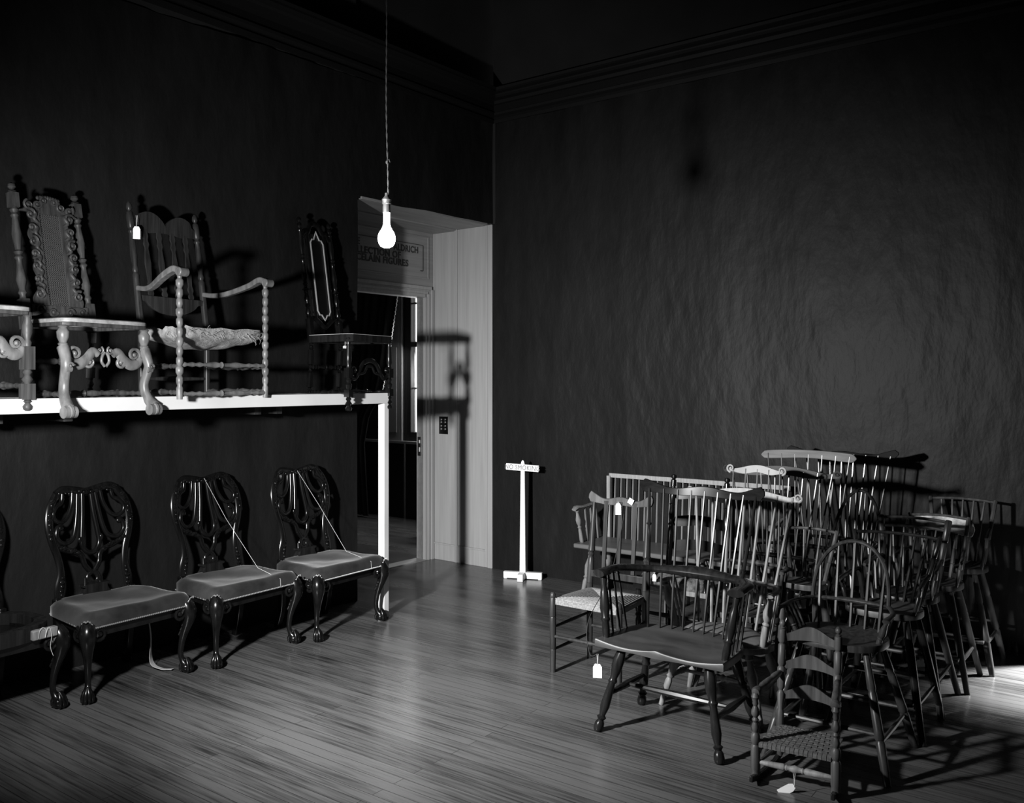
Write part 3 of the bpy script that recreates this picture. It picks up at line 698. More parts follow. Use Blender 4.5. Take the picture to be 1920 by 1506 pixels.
# ---- spindle-back settee at the wall
r = root('spindle_settee', 'long light painted spindle-back bench with turned arm posts against the right wall', 'bench', RP(1.98, .33), TR)
SL = .78
q = MB(); q.box((0, 0, .415), (2*SL, .42, .035)); q.build('seat', mat('bench_grey', .1, .45, gscale=20, gamt=.2, stretch=(10, 1, 1)), r, bevel=.008)
q = MB(); q.box((.03, .225, .928), (2*SL-.08, .02, .034)); q.box((-SL+.07, .215, .67), (.03, .028, .51)); q.box((SL-.035, .215, .67), (.03, .028, .51)); q.build('back_frame', pale_wood, r, bevel=.002)
for i in range(26):
    x = -SL+.07+(2*SL-.105)*(i+1)/27; q = MB(); q.lathe((x, .2, .43), (x, .225, .92), [(0, .006), (.4, .008), (1, .006)], 6); q.build('spindle', light_wood, r)
for sx in (-1, 1):
    q = MB(); q.sweep([(sx*(SL-.03), .21, .73), (sx*(SL-.02), .06, .715), (sx*(SL-.005), -.08, .70), (sx*(SL), -.17, .705), (sx*SL, -.2, .69)], [(.018, .012), (.018, .012), (.02, .012), (.028, .015), (.02, .012)], 8, up=(0, 0, 1)); q.build('arm', light_wood, r)
    q = MB(); q.lathe((sx*SL, -.16, .69), (sx*(SL-.03), -.13, .43), P_VASE, 10, .85); q.build('arm_support', light_wood, r)
    for k in range(3):
        y = -.06+.08*k; q = MB(); q.lathe((sx*(SL-.01), y, .70), (sx*(SL-.03), y+.01, .43), [(0, .006), (.5, .008), (1, .006)], 6); q.build('spindle', light_wood, r)
for sx in (-1, 0, 1):
    for sy in (-1, 1):
        q = MB(); q.lathe((sx*(SL-.12), sy*.13, .40), (sx*(SL-.06), sy*.185, 0), P_BALUSTER, 10); q.build('leg', light_wood, r)
q = MB(); q.lathe((-SL+.09, 0, .16), (SL-.09, 0, .16), P_STR, 8); q.build('stretcher', light_wood, r)

# ---- rush seat yoke-back chair
def rush_seat(w_f, w_b, d, z, th=.03, m=rush):
    q = MB(); n = 14
    P = [(-w_f/2, -d/2), (w_f/2, -d/2), (w_b/2, d/2), (-w_b/2, d/2)]
    cx, cy = 0, 0
    # four triangular fields of parallel cords meeting at the middle
    for e in range(4):
        A = V((*P[e], 0)); B = V((*P[(e+1) % 4], 0)); C_ = V((0, 0, 0))
        for k in range(n):
            t0 = k/n; t1 = (k+.96)/n
            a0 = A.lerp(C_, t0*.97); b0 = B.lerp(C_, t0*.97); tm = (t0+t1)/2*.97
            am = A.lerp(C_, tm); bm = B.lerp(C_, tm)
            h = z+th*.30*math.sin(min(1, tm*2.2)*PI*.5)-.010*tm*tm
            rr = .52*(A.lerp(C_, 0)-A.lerp(C_, 1/n)).length*.75
            # cords run inwards: draw along the edge direction to show the woven steps
            q.sweep([am+V((0, 0, h)), (am+bm)/2+V((0, 0, h)), bm+V((0, 0, h))], [(rr*.8, .007)]*3, 6, up=(0, 0, 1))
    q.plate([(x*1.0, y*1.0) for x, y in [(P[0][0], P[0][1]), (0, P[0][1]), P[1], (P[1][0]*.95, 0), P[2], (0, P[2][1]), P[3], (P[3][0]*.95, 0)]], lambda x, y, k: z+.001-.004*k, lambda x, y, k: z-th, rings=3)
    return q
r = root('rush_seat_chair', 'yoke-backed side chair with flat banisters and a pale woven rush seat, leftmost in group', 'chair', RP(2.255, 1.885), TR)
WF, WB, D_ = .44, .38, .36
for sx in (-1, 1):
    q = MB(); q.lathe((sx*WF/2, -D_/2, .465), (sx*WF/2, -D_/2, 0), [(0, .008), (.02, .016), (.06, .017), (.065, .014), (.08, .018), (.3, .019), (.305, .016), (.32, .019), (.7, .018), (.71, .015), (.73, .018), (1, .016)], 12); q.build('leg', brown_wood, r)
    q = MB(); q.lathe((sx*(WB/2-.005), D_/2+.05, .97), (sx*WB/2, D_/2, .46), [(0, .010), (.2, .014), (.4, .018), (.55, .019), (.62, .022), (.64, .014), (.66, .019), (.69, .013), (.71, .018), (.8, .02), (1, .02)], 12)
    q.lathe((sx*WB/2, D_/2, .46), (sx*WB/2, D_/2, 0), [(0, .02), (.5, .019), (1, .016)], 12); q.build('back_post', brown_wood, r)
q = crest_strip(.44, .93, .072, lambda x: D_/2+.055-.2*x*x, 'yoke', th=.011); q.build('crest_rail', mid_wood, r, bevel=.003)
for x in (-.10, 0, .1):
    q = MB(); q.sweep([(x, D_/2+.01, .52), (x, D_/2+.05, .96)], [(.012, .006), (.015, .006)], up=(0, 1, 0), shape='box'); q.build('banister', brown_wood, r, bevel=.002)
q = MB(); q.sweep([(-WB/2, D_/2, .52), (WB/2, D_/2, .52)], [(.009, .02)]*2, shape='box', up=(0, 0, 1)); q.build('lower_rail', brown_wood, r, bevel=.002)
rush_seat(WF-.0, WB+.0, D_, .425).build('seat', rush, r, smooth=60)
for z in (.13, .26):
    for sx in (-1, 1): q = MB(); q.lathe((sx*WF/2, -D_/2, z), (sx*WB/2, D_/2, z+.02), [(0, .007), (.5, .011), (1, .007)], 8); q.build('stretcher', brown_wood, r)
q = MB(); q.lathe((-WF/2, -D_/2, .21), (WF/2, -D_/2, .21), [(0, .008), (.5, .012), (1, .008)], 8); q.build('stretcher', brown_wood, r)
q = MB(); q.lathe((-WB/2, D_/2, .2), (WB/2, D_/2, .2), [(0, .008), (.5, .012), (1, .008)], 8); q.build('stretcher', brown_wood, r)

# ---- turned-post slat-back behind
r = root('slat_back_chair', 'dark slat-back chair with thick turned posts and frayed seat before the spindle bench', 'chair', RP(2.41, 1.13), TR)
PP = [(0, .006), (.01, .017), (.035, .019), (.05, .010), (.06, .018), (.12, .019), (.125, .013), (.16, .013), (.23, .021), (.3, .014), (.31, .02), (.33, .014), (.42, .02), (.5, .014), (.52, .02), (.54, .014), (.6, .021), (1, .02)]
for sx in (-1, 1):
    q = MB(); q.lathe((sx*.19, .26, 1.06), (sx*.20, .19, .42), PP, 12); q.lathe((sx*.20, .19, .42), (sx*.20, .19, 0), [(0, .02), (1, .018)], 12); q.build('back_post', black_wood, r)
    q = MB(); q.lathe((sx*.23, -.17, .45), (sx*.23, -.17, 0), P_BALUSTER, 12); q.build('leg', dark_wood, r)
for z in (.90, .72, .56):
    q = crest_strip(.38, z, .075, lambda x: .21+(z-.42)*.11+.025-.6*x*x, 'round', th=.006); q.build('slat', black_wood, r)
q = MB(); q.plate(shield(.52, .42), lambda x, y, k: .44+.05*(1-k**3)+.01*noise.noise(V((x*14, y*14, 1))), lambda x, y, k: .39, rings=8); q.build('seat_pad', mat('frayed_cloth', .09, .9, gscale=40, gamt=.7, stretch=(1, 1, 1), bump=.9, bscale=120), r)
q = MB(); q.box((0, -.19, .385), (.5, .03, .03)); q.box((0, .19, .385), (.42, .03, .03)); q.box((-.22, 0, .385), (.03, .38, .03)); q.box((.22, 0, .385), (.03, .38, .03)); q.build('seat_frame', light_wood, r, bevel=.003)
for z in (.12, .22):
    q = MB(); q.lathe((-.23, -.17, z), (.23, -.17, z), P_STR, 8); q.build('stretcher', dark_wood, r)

# ---- child's ladder-back
r = root('childs_ladder_back_chair', 'tiny ladder-back armchair with rockers and a woven splint seat, at the front right', 'chair', RP(3.66, 2.585, 0), math.radians(-30))
WF, WB, D_ = .325, .24, .25
FP = [(0, .012), (.05, .018), (.09, .0105), (.13, .013), (.16, .009), (.22, .0175), (.26, .018), (.30, .009), (.33, .015), (.36, .0105), (.42, .0175), (.48, .011), (.51, .019), (.58, .0205), (.63, .014), (.66, .020), (.92, .021), (.95, .018), (1, .019)]
BP = [(0, .003), (.012, .010), (.03, .0145), (.05, .0135), (.066, .006), (.078, .014), (.085, .011), (.095, .0165), (.2, .0175), (.22, .011), (.235, .017), (.4, .0175), (.43, .012), (.45, .018), (.62, .0175), (.65, .010), (.68, .018), (.82, .012), (.85, .017), (1, .016)]
for sx in (-1, 1):
    q = MB(); q.lathe((sx*WF/2, -D_/2, .375), (sx*WF/2, -D_/2, .03), FP, 12); q.build('leg', mid_wood, r)
    q = MB(); q.lathe((sx*WB/2, D_/2+.055, .62), (sx*WB/2, D_/2, .15), BP, 12); q.lathe((sx*WB/2, D_/2, .15), (sx*WB/2, D_/2, .03), [(0, .015), (1, .013)], 10); q.build('back_post', mid_wood, r)
    q = MB(); a = V((sx*WB/2, D_/2+.03, .395)); b = V((sx*WF/2, -D_/2-.005, .375)); q.lathe(a, b, [(0, .008), (.15, .014), (.3, .017), (.34, .013), (.5, .0175), (.7, .019), (.82, .012), (.87, .019), (.95, .022), (.99, .017), (1, .006)], 12); q.build('arm', mid_wood, r)
    q = MB(); q.sweep([(sx*WF/2, -D_/2-.07, .035), (sx*WF/2*.96, -.08, .010), (sx*WB/2*1.1, .08, .010), (sx*WB/2, D_/2+.09, .04)], [(.008, .012), (.009, .016), (.009, .016), (.008, .012)], shape='box', up=(0, 0, 1)); q.build('rocker', dark_wood, r, bevel=.003)
def ladder(z, h, k):
    q = MB()
    def fn(t):
        u = 2*t-1; x = u*WB/2*.98; y = D_/2+(z-.15)*.117+.02*(1-u*u)
        return ((x, y-.004, z+.012*(1-u*u)), (x, y-.004, z+h*(.72+.28*math.cos(u*PI*.95)**1)+(.0 if k else 0)), (x, y+.004, z+.012*(1-u*u)), (x, y+.004, z+h*(.72+.28*math.cos(u*PI*.95))))
    q.strip(16, fn); return q
for z in (.525, .405, .275): ladder(z, .074, 1).build('slat', mid_wood, r)
q = MB(); z = .165; nx, ny = 13, 11
for i in range(nx):
    x = -WF/2+.02+(WF-.04)*i/(nx-1)
    pts = []
    for j in range(ny*2+1):
        y = -D_/2+D_*j/(ny*2); kx = x*(WF+(WB-WF)*(j/(ny*2)))/WF
        pts.append((kx, y, z+.003*math.sin(PI*(j*.5+i))))
    q.sweep(pts, [(.0085, .0018)]*len(pts), shape='box', up=(0, 0, 1))
for j in range(ny):
    y = -D_/2+.01+(D_-.02)*j/(ny-1); ww = WF+(WB-WF)*(j/(ny-1)); pts = [(-ww/2+ww*i/(2*nx), y, z+.003*math.sin(PI*(i*.5+j)+PI)) for i in range(2*nx+1)]
    q.sweep(pts, [(.008, .0018)]*len(pts), shape='box', up=(0, 0, 1))
for i in range(16):
    x = -WF/2+.025+(WF-.05)*i/15; q.sweep([(x, -D_/2-.012, z-.012), (x, -D_/2-.014, z), (x, -D_/2-.004, z+.007), (x, -D_/2+.01, z+.004)], [(.008, .002)]*4, up=(0, -1, .3), shape='box')
q.box((0, 0, z-.012), (WF-.03, D_-.01, .008))
q.build('seat', splint, r, smooth=60)
q = MB(); q.lathe((-WF/2, -D_/2, .085), (WF/2, -D_/2, .085), [(0, .006), (.1, .010), (.36, .015), (.38, .010), (.4, .013), (.42, .010), (.46, .013), (.5, .017), (.54, .013), (.58, .010), (.6, .013), (.62, .010), (.64, .015), (.9, .010), (1, .006)], 10); q.build('stretcher', light_wood, r)
for sx in (-1, 1):
    for z in (.07, .12): q = MB(); q.lathe((sx*WF/2, -D_/2, z), (sx*WB/2, D_/2, z+.01), P_STR, 8, .6); q.build('stretcher', mid_wood, r)

# ------------------------------------------------------------------ claw-foot shell-back chairs
def vfoot(q, c, d):
    """ball and claw: c ball centre, d forward dir"""
    c = V(c); d = V(d).normalized(); s = d.cross(V((0, 0, 1)))
    q.ball(c, .030, 12, (1, 1, .95))
    for k, (ax, rr) in enumerate(((-.85, .009), (-.28, .0105), (.28, .0105), (.85, .009), (PI, .009))):
        e = d*math.cos(ax)+s*math.sin(ax)
        q.sweep([c+e*.006+V((0, 0, .05)), c+e*.024+V((0, 0, .030)), c+e*.034+V((0, 0, .006)), c+e*.034+V((0, 0, -.014)), c+e*.024+V((0, 0, -.027))], [rr*1.2, rr*1.15, rr*1.1, rr*.9, rr*.35], 7)
def cabriole(q, x, y, ztop, dirn, k=1.0):
    d = V(dirn).normalized()
    B = V((x, y, 0))
    off = [(1.0, -.006, .032), (.93, .012, .041), (.86, .025, .045), (.78, .026, .040), (.68, .014, .031), (.55, -.004, .0225), (.42, -.018, .0175), (.30, -.025, .0155), (.22, -.022, .0155), (.15, -.011, .019), (.115, .004, .025)]
    q.sweep([B+d*(o*k)+V((0, 0, ztop*t)) for t, o, _ in off], [r*k for _, _, r in off], 12)
    vfoot(q, B+d*.008+V((0, 0, .032)), d)
def volute_knee(r, x, y, z, d, side, mt):
    """carved scroll bracket beside the knee and leaf ridges on it"""
    q = MB(); d = V(d).normalized(); s = V(side)
    n_ = V((0, -1, 0)) if abs(s.x) > .5 else V((1 if x > 0 else -1, 0, 0))
    c = V((x, y, z-.030))+s*.052+n_*.026
    q.spiral(c, s, V((0, 0, 1)), .040, 1.7, .0115, start=PI*.5, sgn=1); q.sweep([c+V((0, 0, .034)), c+s*.0+V((0, 0, .03))-s*.03, c-s*.05+V((0, 0, .02))], [.009, .013, .012], 7)
    q.sweep([c-s*.03+V((0, 0, .028)), c-s*.012+V((0, 0, .0)), c-s*.02-V((0, 0, .03))-n_*.012], [.012, .012, .007], 7)
    for k in range(5):
        zz = z-.055-.026*k; p = V((x, y, zz))+d*(.034-.012*k)+s*.028*(1-.1*k)
        q.sweep([p+V((0, 0, .016))-s*.004, p+s*.006, p-V((0, 0, .012))+s*.001], [.005, .006, .002], 6)
    q.build('knee_carving', mt, r)
CF_G = None
def seat_outline(wf, wb, d, n=10, rnd=.03):
    P = [(-wf/2, -d/2), (wf/2, -d/2), (wb/2, d/2), (-wb/2, d/2)]; out = []
    for e in range(4):
        a = V((*P[e], 0)); b = V((*P[(e+1) % 4], 0)); L = (b-a).length; dd = (b-a).normalized()
        for k in range(n): 
            t = (k+.5)/n; out.append(tuple((a+(b-a)*t)[:2]))
    # round the corners slightly
    m = len(out); o2 = []
    for i in range(m):
        p, c_, nx = V((*out[i-1], 0)), V((*out[i], 0)), V((*out[(i+1) % m], 0)); o2.append(tuple(((p+c_*7+nx)/9)[:2]))
    return o2
def back_legs(r, wb, yb, mt, sz):
    for sx in (-1, 1):
        q = MB(); q.sweep(catmull([(sx*(wb/2-.025), yb-.025, sz+.03), (sx*(wb/2-.03), yb-.03, sz*.6), (sx*(wb/2-.035), yb-.02, sz*.3), (sx*(wb/2-.03), yb+.02, .0)], 4), [(.019, .022)]*13, up=(0, 1, 0), shape='box'); q.build('leg', mt, r, bevel=.006)
def claw_chair(name, label, at, rz, group, seatkind='velvet', back='shell'):
    r = root(name, label, 'chair', LP(*at), rz, group)
    wf, wb, d, sz = .66, .50, .48, .445
    mt = black_wood
    yf, yb = -d/2, d/2
    for sx in (-1, 1):
        q = MB(); dd = V((sx*.55, -.85, 0)); cabriole(q, sx*(wf/2-.035), yf+.03, .42, dd); lg = q.build('leg', mt, r, smooth=60)
        volute_knee(lg, sx*(wf/2-.035), yf+.03, .385, dd, (-sx, 0, 0), mt); volute_knee(lg, sx*(wf/2-.035), yf+.03, .385, dd, (0, 1, 0), mt)
    back_legs(r, wb, yb, mt, sz)
    q = MB()  # seat rail
    q.box((0, yf+.035, .365), (wf-.08, .03, .05)); q.box((0, yb-.03, .39), (wb-.06, .03, .07))
    for sx in (-1, 1): q.sweep([(sx*(wf/2-.04), yf+.04, .38), (sx*(wb/2-.03), yb-.03, .38)], [(.014, .03)]*2, shape='box', up=(0, 0, 1))
    q.build('seat_rail', mt, r)
    if seatkind == 'velvet':
        out = seat_outline(wf, wb+.02, d+.01)
        q = MB(); q.plate(out, lambda x, y, k: sz+.030-.020*(1-(k)**2)*.9-(.034*max(0, (k-.86)/.14)**2)-.012*math.exp(-((x+.03)**2+(y+.02)**2)/.012)+.012*noise.noise(V((x*6, y*6, 2)))+(.008*math.exp(-((x-.1)**2+(y-.0)**2)/.01)), lambda x, y, k: .39, rings=14); q.build('seat', velvet, r, smooth=70)
        q = MB(); nn = 58
        line = []
        for i in range(nn+1):
            u = -1+2*i/nn; x = u*(wf/2-.004); zz = .394
            e = (abs(u)-.86)/.14
            if e > 0: zz += .044*math.sin(min(1, e*1.0)*PI*.62)
            line.append((x, yf-.005, zz))
        for p in line: q.ball(p, .0052, 6)
        side = lambda sx, t: (sx*(wf/2+.001+(wb/2-wf/2)*t), yf+d*t, .394+(.044*math.sin((1-t/.12)*PI*.5) if t < .12 else 0))
        q.sweep([side(-1, i/30) for i in range(30, -1, -1)]+line+[side(1, i/30) for i in range(31)], .0024, 5)
        for i in range(16):
            t = i/15; x = wf/2-.002+(wb/2-wf/2)*t; zz = .394+(.044*math.sin((1-t/.12)*PI*.5) if t < .12 else 0)
            for sx in (-1, 1): q.ball((sx*(x+.003), yf+d*t, zz), .0052, 6)
        nt_ = q.build('nailhead_trim', mat('nail_heads', .25, .35, metal=.4), r)
        q = MB(); q.box((-wf/2+.14, yf+.055, .362), (.08, .03, .04), Matrix.Rotation(.5, 3, 'Z')); q.build('corner_block', light_wood, r, bevel=.004)
    else:
        q = MB(); out = [(.31*math.copysign(abs(math.cos(t))**.8, math.cos(t)), (.25)*math.copysign(abs(math.sin(t))**.75, math.sin(t))) for t in [2*PI*i/48 for i in range(48)]]
        q.plate(out, lambda x, y, k: .455+.004*math.sin(k*9), lambda x, y, k: .385, rings=4, inner=.74); q.build('seat_rim', dark_wood, r)
        q = MB(); q.plate([(x*.9, y*.9) for x, y in out], lambda x, y, k: .40, lambda x, y, k: .39, rings=3); q.build('seat_board', black_wood, r)
        q = MB(); q.box((.21, yf+.0, .415), (.13, .035, .05)); q.build('bare_corner_block', light_wood, r, bevel=.006)
    # back (local x, height above seat h -> y leans)
    def bp(x, h, dy=0): return V((x, yb-.022+.01*math.sin(h*2.0)+h*.145-.03*(x/.25)**2*(1 if h > .15 else h/.15)+dy, sz+h))
    for sx in (-1, 1):
        P = [bp(sx*.215, -.03), bp(sx*.21, .07), bp(sx*.195, .16), bp(sx*.205, .25), bp(sx*.235, .35), bp(sx*.245, .44), bp(sx*.228, .53), bp(sx*.185, .60)]
        cp = catmull(P, 5); m_ = len(cp)
        q = MB(); q.sweep(cp, [(.022+.008*math.exp(-((i/m_-.16)/.1)**2)+.005*math.exp(-((i/m_-.75)/.2)**2), .012) for i in range(m_)], 10, up=(0, 1, 0)); 
        if seatkind == 'velvet' or True:
            for k in range(6):   # carved leafage low and high on the stile
                p = bp(sx*(.205-.002*k)+random.uniform(-.006, .006), .02+.024*k, -.012); q.ball(p, random.uniform(.010, .016), 7, (random.uniform(.7, 1.3), .6, random.uniform(.7, 1.3))); 
            for k in range(9):
                tt = .36+.026*k; xx = lerpl([(.36, .237), (.44, .246), (.53, .229), (.60, .186)], tt); q.ball(bp(sx*xx+random.uniform(-.008, .008), tt, -.009), random.uniform(.010, .015), 7, (random.uniform(.7, 1.4), .6, random.uniform(.8, 1.5)))
        q.build('back_stile', mt, r, smooth=60)
    # crest
    P = [bp(-.19, .60), bp(-.14, .622), bp(-.06, .61), bp(0, .598), bp(.06, .61), bp(.14, .622), bp(.19, .60)]
    q = MB(); q.sweep(catmull(P, 5), (.024, .013), 10, up=(0, 1, 0))
    for k in range(17):
        x = -.17+.34*k/16; q.ball(bp(x, .606+random.uniform(-.012, .014), -.010), random.uniform(.009, .017), 7, (random.uniform(.8, 1.5), .6, random.uniform(.7, 1.2)))
    q.spiral(bp(.02, .60, -.018), (1, 0, 0), (0, 0, 1), .020, 1.2, .006); q.spiral(bp(-.02, .60, -.018), (-1, 0, 0), (0, 0, 1), .020, 1.2, .006)
    q.build('crest_rail', mt, r, smooth=60)
    q = MB()
    if back == 'shell':
        # lower arc of the shell
        for sx in (-1, 1):
            q.sweep(catmull([bp(sx*.238, .385), bp(sx*.205, .32), bp(sx*.15, .285), bp(sx*.085, .262), bp(sx*.055, .235), bp(sx*.045, .19), bp(sx*.018, .150)], 5), (.0165, .011), 9, up=(0, 1, 0))
            for k in range(7): q.ball(bp(sx*(.20-.02*k), .312-.008*k+random.uniform(-.006, .006), -.009), random.uniform(.009, .014), 7, (1.2, .6, random.uniform(.7, 1.3)))
        # loops
        def loop(P, rr=.0155): q.sweep(catmull(P, 5), [(rr, .013)]*(5*(len(P)-1)+1), 9, up=(0, 1, 0))
        loop([bp(-.026, .59, -.006), bp(-.034, .48, -.006), bp(-.048, .37, -.006), bp(-.053, .305, -.006), bp(-.030, .262, -.006), bp(.0, .250, -.006), bp(.030, .262, -.006), bp(.053, .305, -.006), bp(.048, .37, -.006), bp(.034, .48, -.006), bp(.026, .59, -.006)], .0150)
        for sx in (-1, 1):
            loop([bp(sx*.055, .59, -.003), bp(sx*.068, .48, -.003), bp(sx*.088, .385, -.003), bp(sx*.115, .335, -.003), bp(sx*.165, .325, -.003), bp(sx*.203, .362, -.003), bp(sx*.198, .41, -.003), bp(sx*.172, .43, -.003)], .0140)
            loop([bp(sx*.085, .60, -.003), bp(sx*.097, .53, -.003), bp(sx*.130, .468, -.003), bp(sx*.167, .445, -.003), bp(sx*.206, .462, -.003), bp(sx*.216, .50, -.003), bp(sx*.19, .535, -.003), bp(sx*.157, .555, -.003), bp(sx*.148, .60, -.003)], .0130)
            q.ball(bp(sx*.178, .412, -.01), .016, 8, (1.1, .6, 1)); q.ball(bp(sx*.065, .33, -.012), .013, 8, (1, .6, 1.6))
        # neck with round eye
        ring = [bp(.032*math.cos(t), .105+.032*math.sin(t)) for t in [2*PI*i/18 for i in range(18)]]
        q.sweep(ring, (.0155, .010), 8, up=(0, 1, 0), closed=True)
        for sx in (-1, 1):
            q.sweep([bp(sx*.018, .150), bp(-sx*.025, .125), bp(-sx*.045, .075)], (.013, .010), 8, up=(0, 1, 0)); q.sweep([bp(sx*.045, .11), bp(sx*.048, .07), bp(sx*.058, .03)], (.014, .010), 8, up=(0, 1, 0))
            q.box(bp(sx*.04, .052), (.05, .014, .05))
    else:
        q.strip(24, lambda t: tuple(bp(x_, .03+.56*t, dy) for dy in (-.008, .008) for x_ in (-(.05+.045*math.sin(t*PI*1.5)**2+.02*t), (.05+.045*math.sin(t*PI*1.5)**2+.02*t))))
    q.build('splat', mt, r, smooth=60)
    q = MB()   # splat shoe
    prof = [(.0, .125), (.02, .10), (.045, .075), (.065, .066), (.073, .066), (.076, .082), (.088, .082)]
    for (h0, w0), (h1, w1) in zip(prof, prof[1:]):
        q.strip(1, lambda t, h0=h0, h1=h1, w0=w0, w1=w1: (V((-(w0 if t == 0 else w1), yb-.045+h0*.2*0, sz-.01+(h0 if t == 0 else h1))), V(((w0 if t == 0 else w1), yb-.045, sz-.01+(h0 if t == 0 else h1))), V((-(w0 if t == 0 else w1), yb+.01, sz-.01+(h0 if t == 0 else h1))), V(((w0 if t == 0 else w1), yb+.01, sz-.01+(h0 if t == 0 else h1)))))
    q.build('splat_shoe', dark_wood, r, smooth=0)
    return r
RL = math.radians(51.95)
ca = claw_chair('claw_foot_chair', 'carved shell-back claw-foot chair with dented velvet seat, leftmost of the three velvet ones', (.225, 3.645), RL+.07, 'carved claw-foot chairs below the shelf')
cb = copy_tree(ca); cb.location = LP(.255, 2.895); cb['label'] = 'carved shell-back claw-foot chair with a string tied over its velvet seat, middle of the three'
cc = copy_tree(ca); cc.location = LP(.303, 2.178); cc['label'] = 'carved shell-back claw-foot chair with a string, nearest the doorway post'
ca0 = claw_chair('claw_foot_chair', 'carved claw-foot chair with an open seat frame, cut off by the left edge', (.22, 4.37), RL+.07, 'carved claw-foot chairs below the shelf', seatkind='open', back='vase')

# strings over the chairs
def string(label, pts, m=string_m, rr=.0012, name='string', k=6):
    q = MB(); q.sweep(catmull(pts, k), rr, 5); o = q.build(name, m); return tag(o, label, 'string', 'loose strings on the claw-foot chairs')
def cl(o, x, y, z): return o.matrix_basis @ V((x, y, z))
bpy.context.view_layer.update()
string('pale string tied from crest to seat front of the middle velvet chair', [cl(cb, 0, .325, 1.055), cl(cb, -.0, .295, 1.06), cl(cb, .06, .15, .80), cl(cb, .13, -.07, .50), cl(cb, .155, -.15, .468), cl(cb, .16, -.247, .445), cl(cb, .16, -.251, .40)], k=1)
string('pale string tied from crest to seat of the velvet chair by the doorway post', [cl(cc, -.02, .325, 1.055), cl(cc, -.01, .295, 1.06), cl(cc, .06, .15, .82), cl(cc, .13, -.05, .50), cl(cc, .16, -.15, .468), cl(cc, .17, -.247, .445), cl(cc, .17, -.251, .40)], k=1)
string('white string knotted round the bare corner of the open-seated chair', [cl(ca0, .17, -.263, .40), cl(ca0, .175, -.267, .44), cl(ca0, .19, -.269, .452), cl(ca0, .205, -.269, .435), cl(ca0, .20, -.271, .40), cl(ca0, .212, -.271, .445), cl(ca0, .225, -.271, .44), cl(ca0, .232, -.273, .40), cl(ca0, .225, -.273, .35), cl(ca0, .235, -.275, .31), cl(ca0, .24, -.275, .30)])
# webbing strips dropping under the velvet chairs
def webbing(label, pts):
    q = MB(); cp = catmull(pts, 6); q.sweep(cp, [(.024, .001)]*len(cp), shape='box', up=(.3, .2, 1)); o = q.build('webbing_strap', mat('webbing', .5, .9)); return tag(o, label, 'strap', 'loose webbing under the velvet chair')
webbing('loose pale webbing strap hanging under the leftmost velvet chair', [cl(ca, .05, -.12, .385), cl(ca, .10, -.14, .36), cl(ca, .15, -.15, .352), cl(ca, .16, -.13, .375)])
webbing('pale webbing strap curling down to the floor under the leftmost velvet chair', [cl(ca, .22, .05, .37), cl(ca, .23, .02, .2), cl(ca, .22, -.0, .05), cl(ca, .24, -.06, .012), cl(ca, .28, -.12, .008)])

# ------------------------------------------------------------------ chairs on the shelf
def scroll_stretcher(q, x0, x1, y, z, k=1.0):
    """carved S-scroll front stretcher between x0 and x1"""
    mid = (x0+x1)/2; h = (x1-x0)/2
    for s in (-1, 1):
        f = lambda u, zz: V((mid+s*u*h, y, z+zz*k))
        q.sweep(catmull([f(.98, .0), f(.90, -.028), f(.70, -.036), f(.50, -.010), f(.34, .030), f(.20, .018)], 5), [(.019+.010*math.sin(PI*i/25), .015) for i in range(26)], 8, up=(0, 1, 0))
        q.spiral(f(.80, .020), (s, 0, 0), (0, 0, 1), .036*k, 1.5, .011, start=-.5); q.spiral(f(.42, -.022), (-s, 0, 0), (0, 0, 1), .034*k, 1.5, .011, start=1.6)
        q.spiral(f(.14, .038), (s, 0, 0), (0, 0, 1), .020*k, 1.3, .006, start=2)
        q.sweep(catmull([f(.02, -.045), f(.10, -.02), f(.08, .01), f(.02, .03)], 5), .008, 7)
def cane_mesh(q, x0, x1, z0, z1, P, step=.014, r=.0011):
    """diagonal lattice in plane mapped by P(x,z)"""
    w_ = x1-x0; h_ = z1-z0
    c = -h_
    while c < w_:
        a0 = max(0, c); a1 = min(w_, c+h_)
        if a1-a0 > .004:
            q.sweep([P(x0+a0, z0+(a0-c)), P(x0+a1, z0+(a1-c))], r, 4); q.sweep([P(x0+w_-a0, z0+(a0-c)), P(x0+w_-a1, z0+(a1-c))], r, 4)
        c += step
    k = 0
    while k*step*.5 < h_: q.sweep([P(x0, z0+k*step*.5), P(x1, z0+k*step*.5)], r*.8, 4); k += 1.4
    k = 0
    while k*step < w_: q.sweep([P(x0+k*step, z0), P(x0+k*step, z1)], r*.8, 4); k += 1
FIN = [(0, .004), (.012, .013), (.03, .015), (.045, .007), (.055, .014), (.06, .018)]
def turned_post(r, name, mt, top, bot, blocks, k=1.0, n=10):
    """baluster turning with square blocks; blocks: list of (t0,t1)"""
    top, bot = V(top), V(bot); q = MB(); L = (bot-top).length
    q.lathe(top, top.lerp(bot, .06), [(0, .004), (.2, .014), (.5, .016), (.75, .007), (.9, .013), (1, .016)], n, k)
    ts = [.06]
    for b0, b1 in blocks: ts += [b0, b1]
    ts.append(1)
    for i in range(0, len(ts)-1):
        a, b = ts[i], ts[i+1]
        if i % 2 == 1: q.sweep([top.lerp(bot, a), top.lerp(bot, b)], [(.017*k, .017*k)]*2, shape='box', up=(0, 1, 0))
        elif b-a > .02:
            q.lathe(top.lerp(bot, a), top.lerp(bot, b), [(0, .012), (.03, .017), (.06, .011), (.09, .016), (.12, .011), (.3, .019), (.42, .013), (.47, .011), (.49, .018), (.52, .011), (.55, .018), (.58, .011), (.64, .012), (.8, .020), (.9, .012), (.93, .017), (.96, .011), (1, .013)], n, k)
    return q.build(name, mt, r)
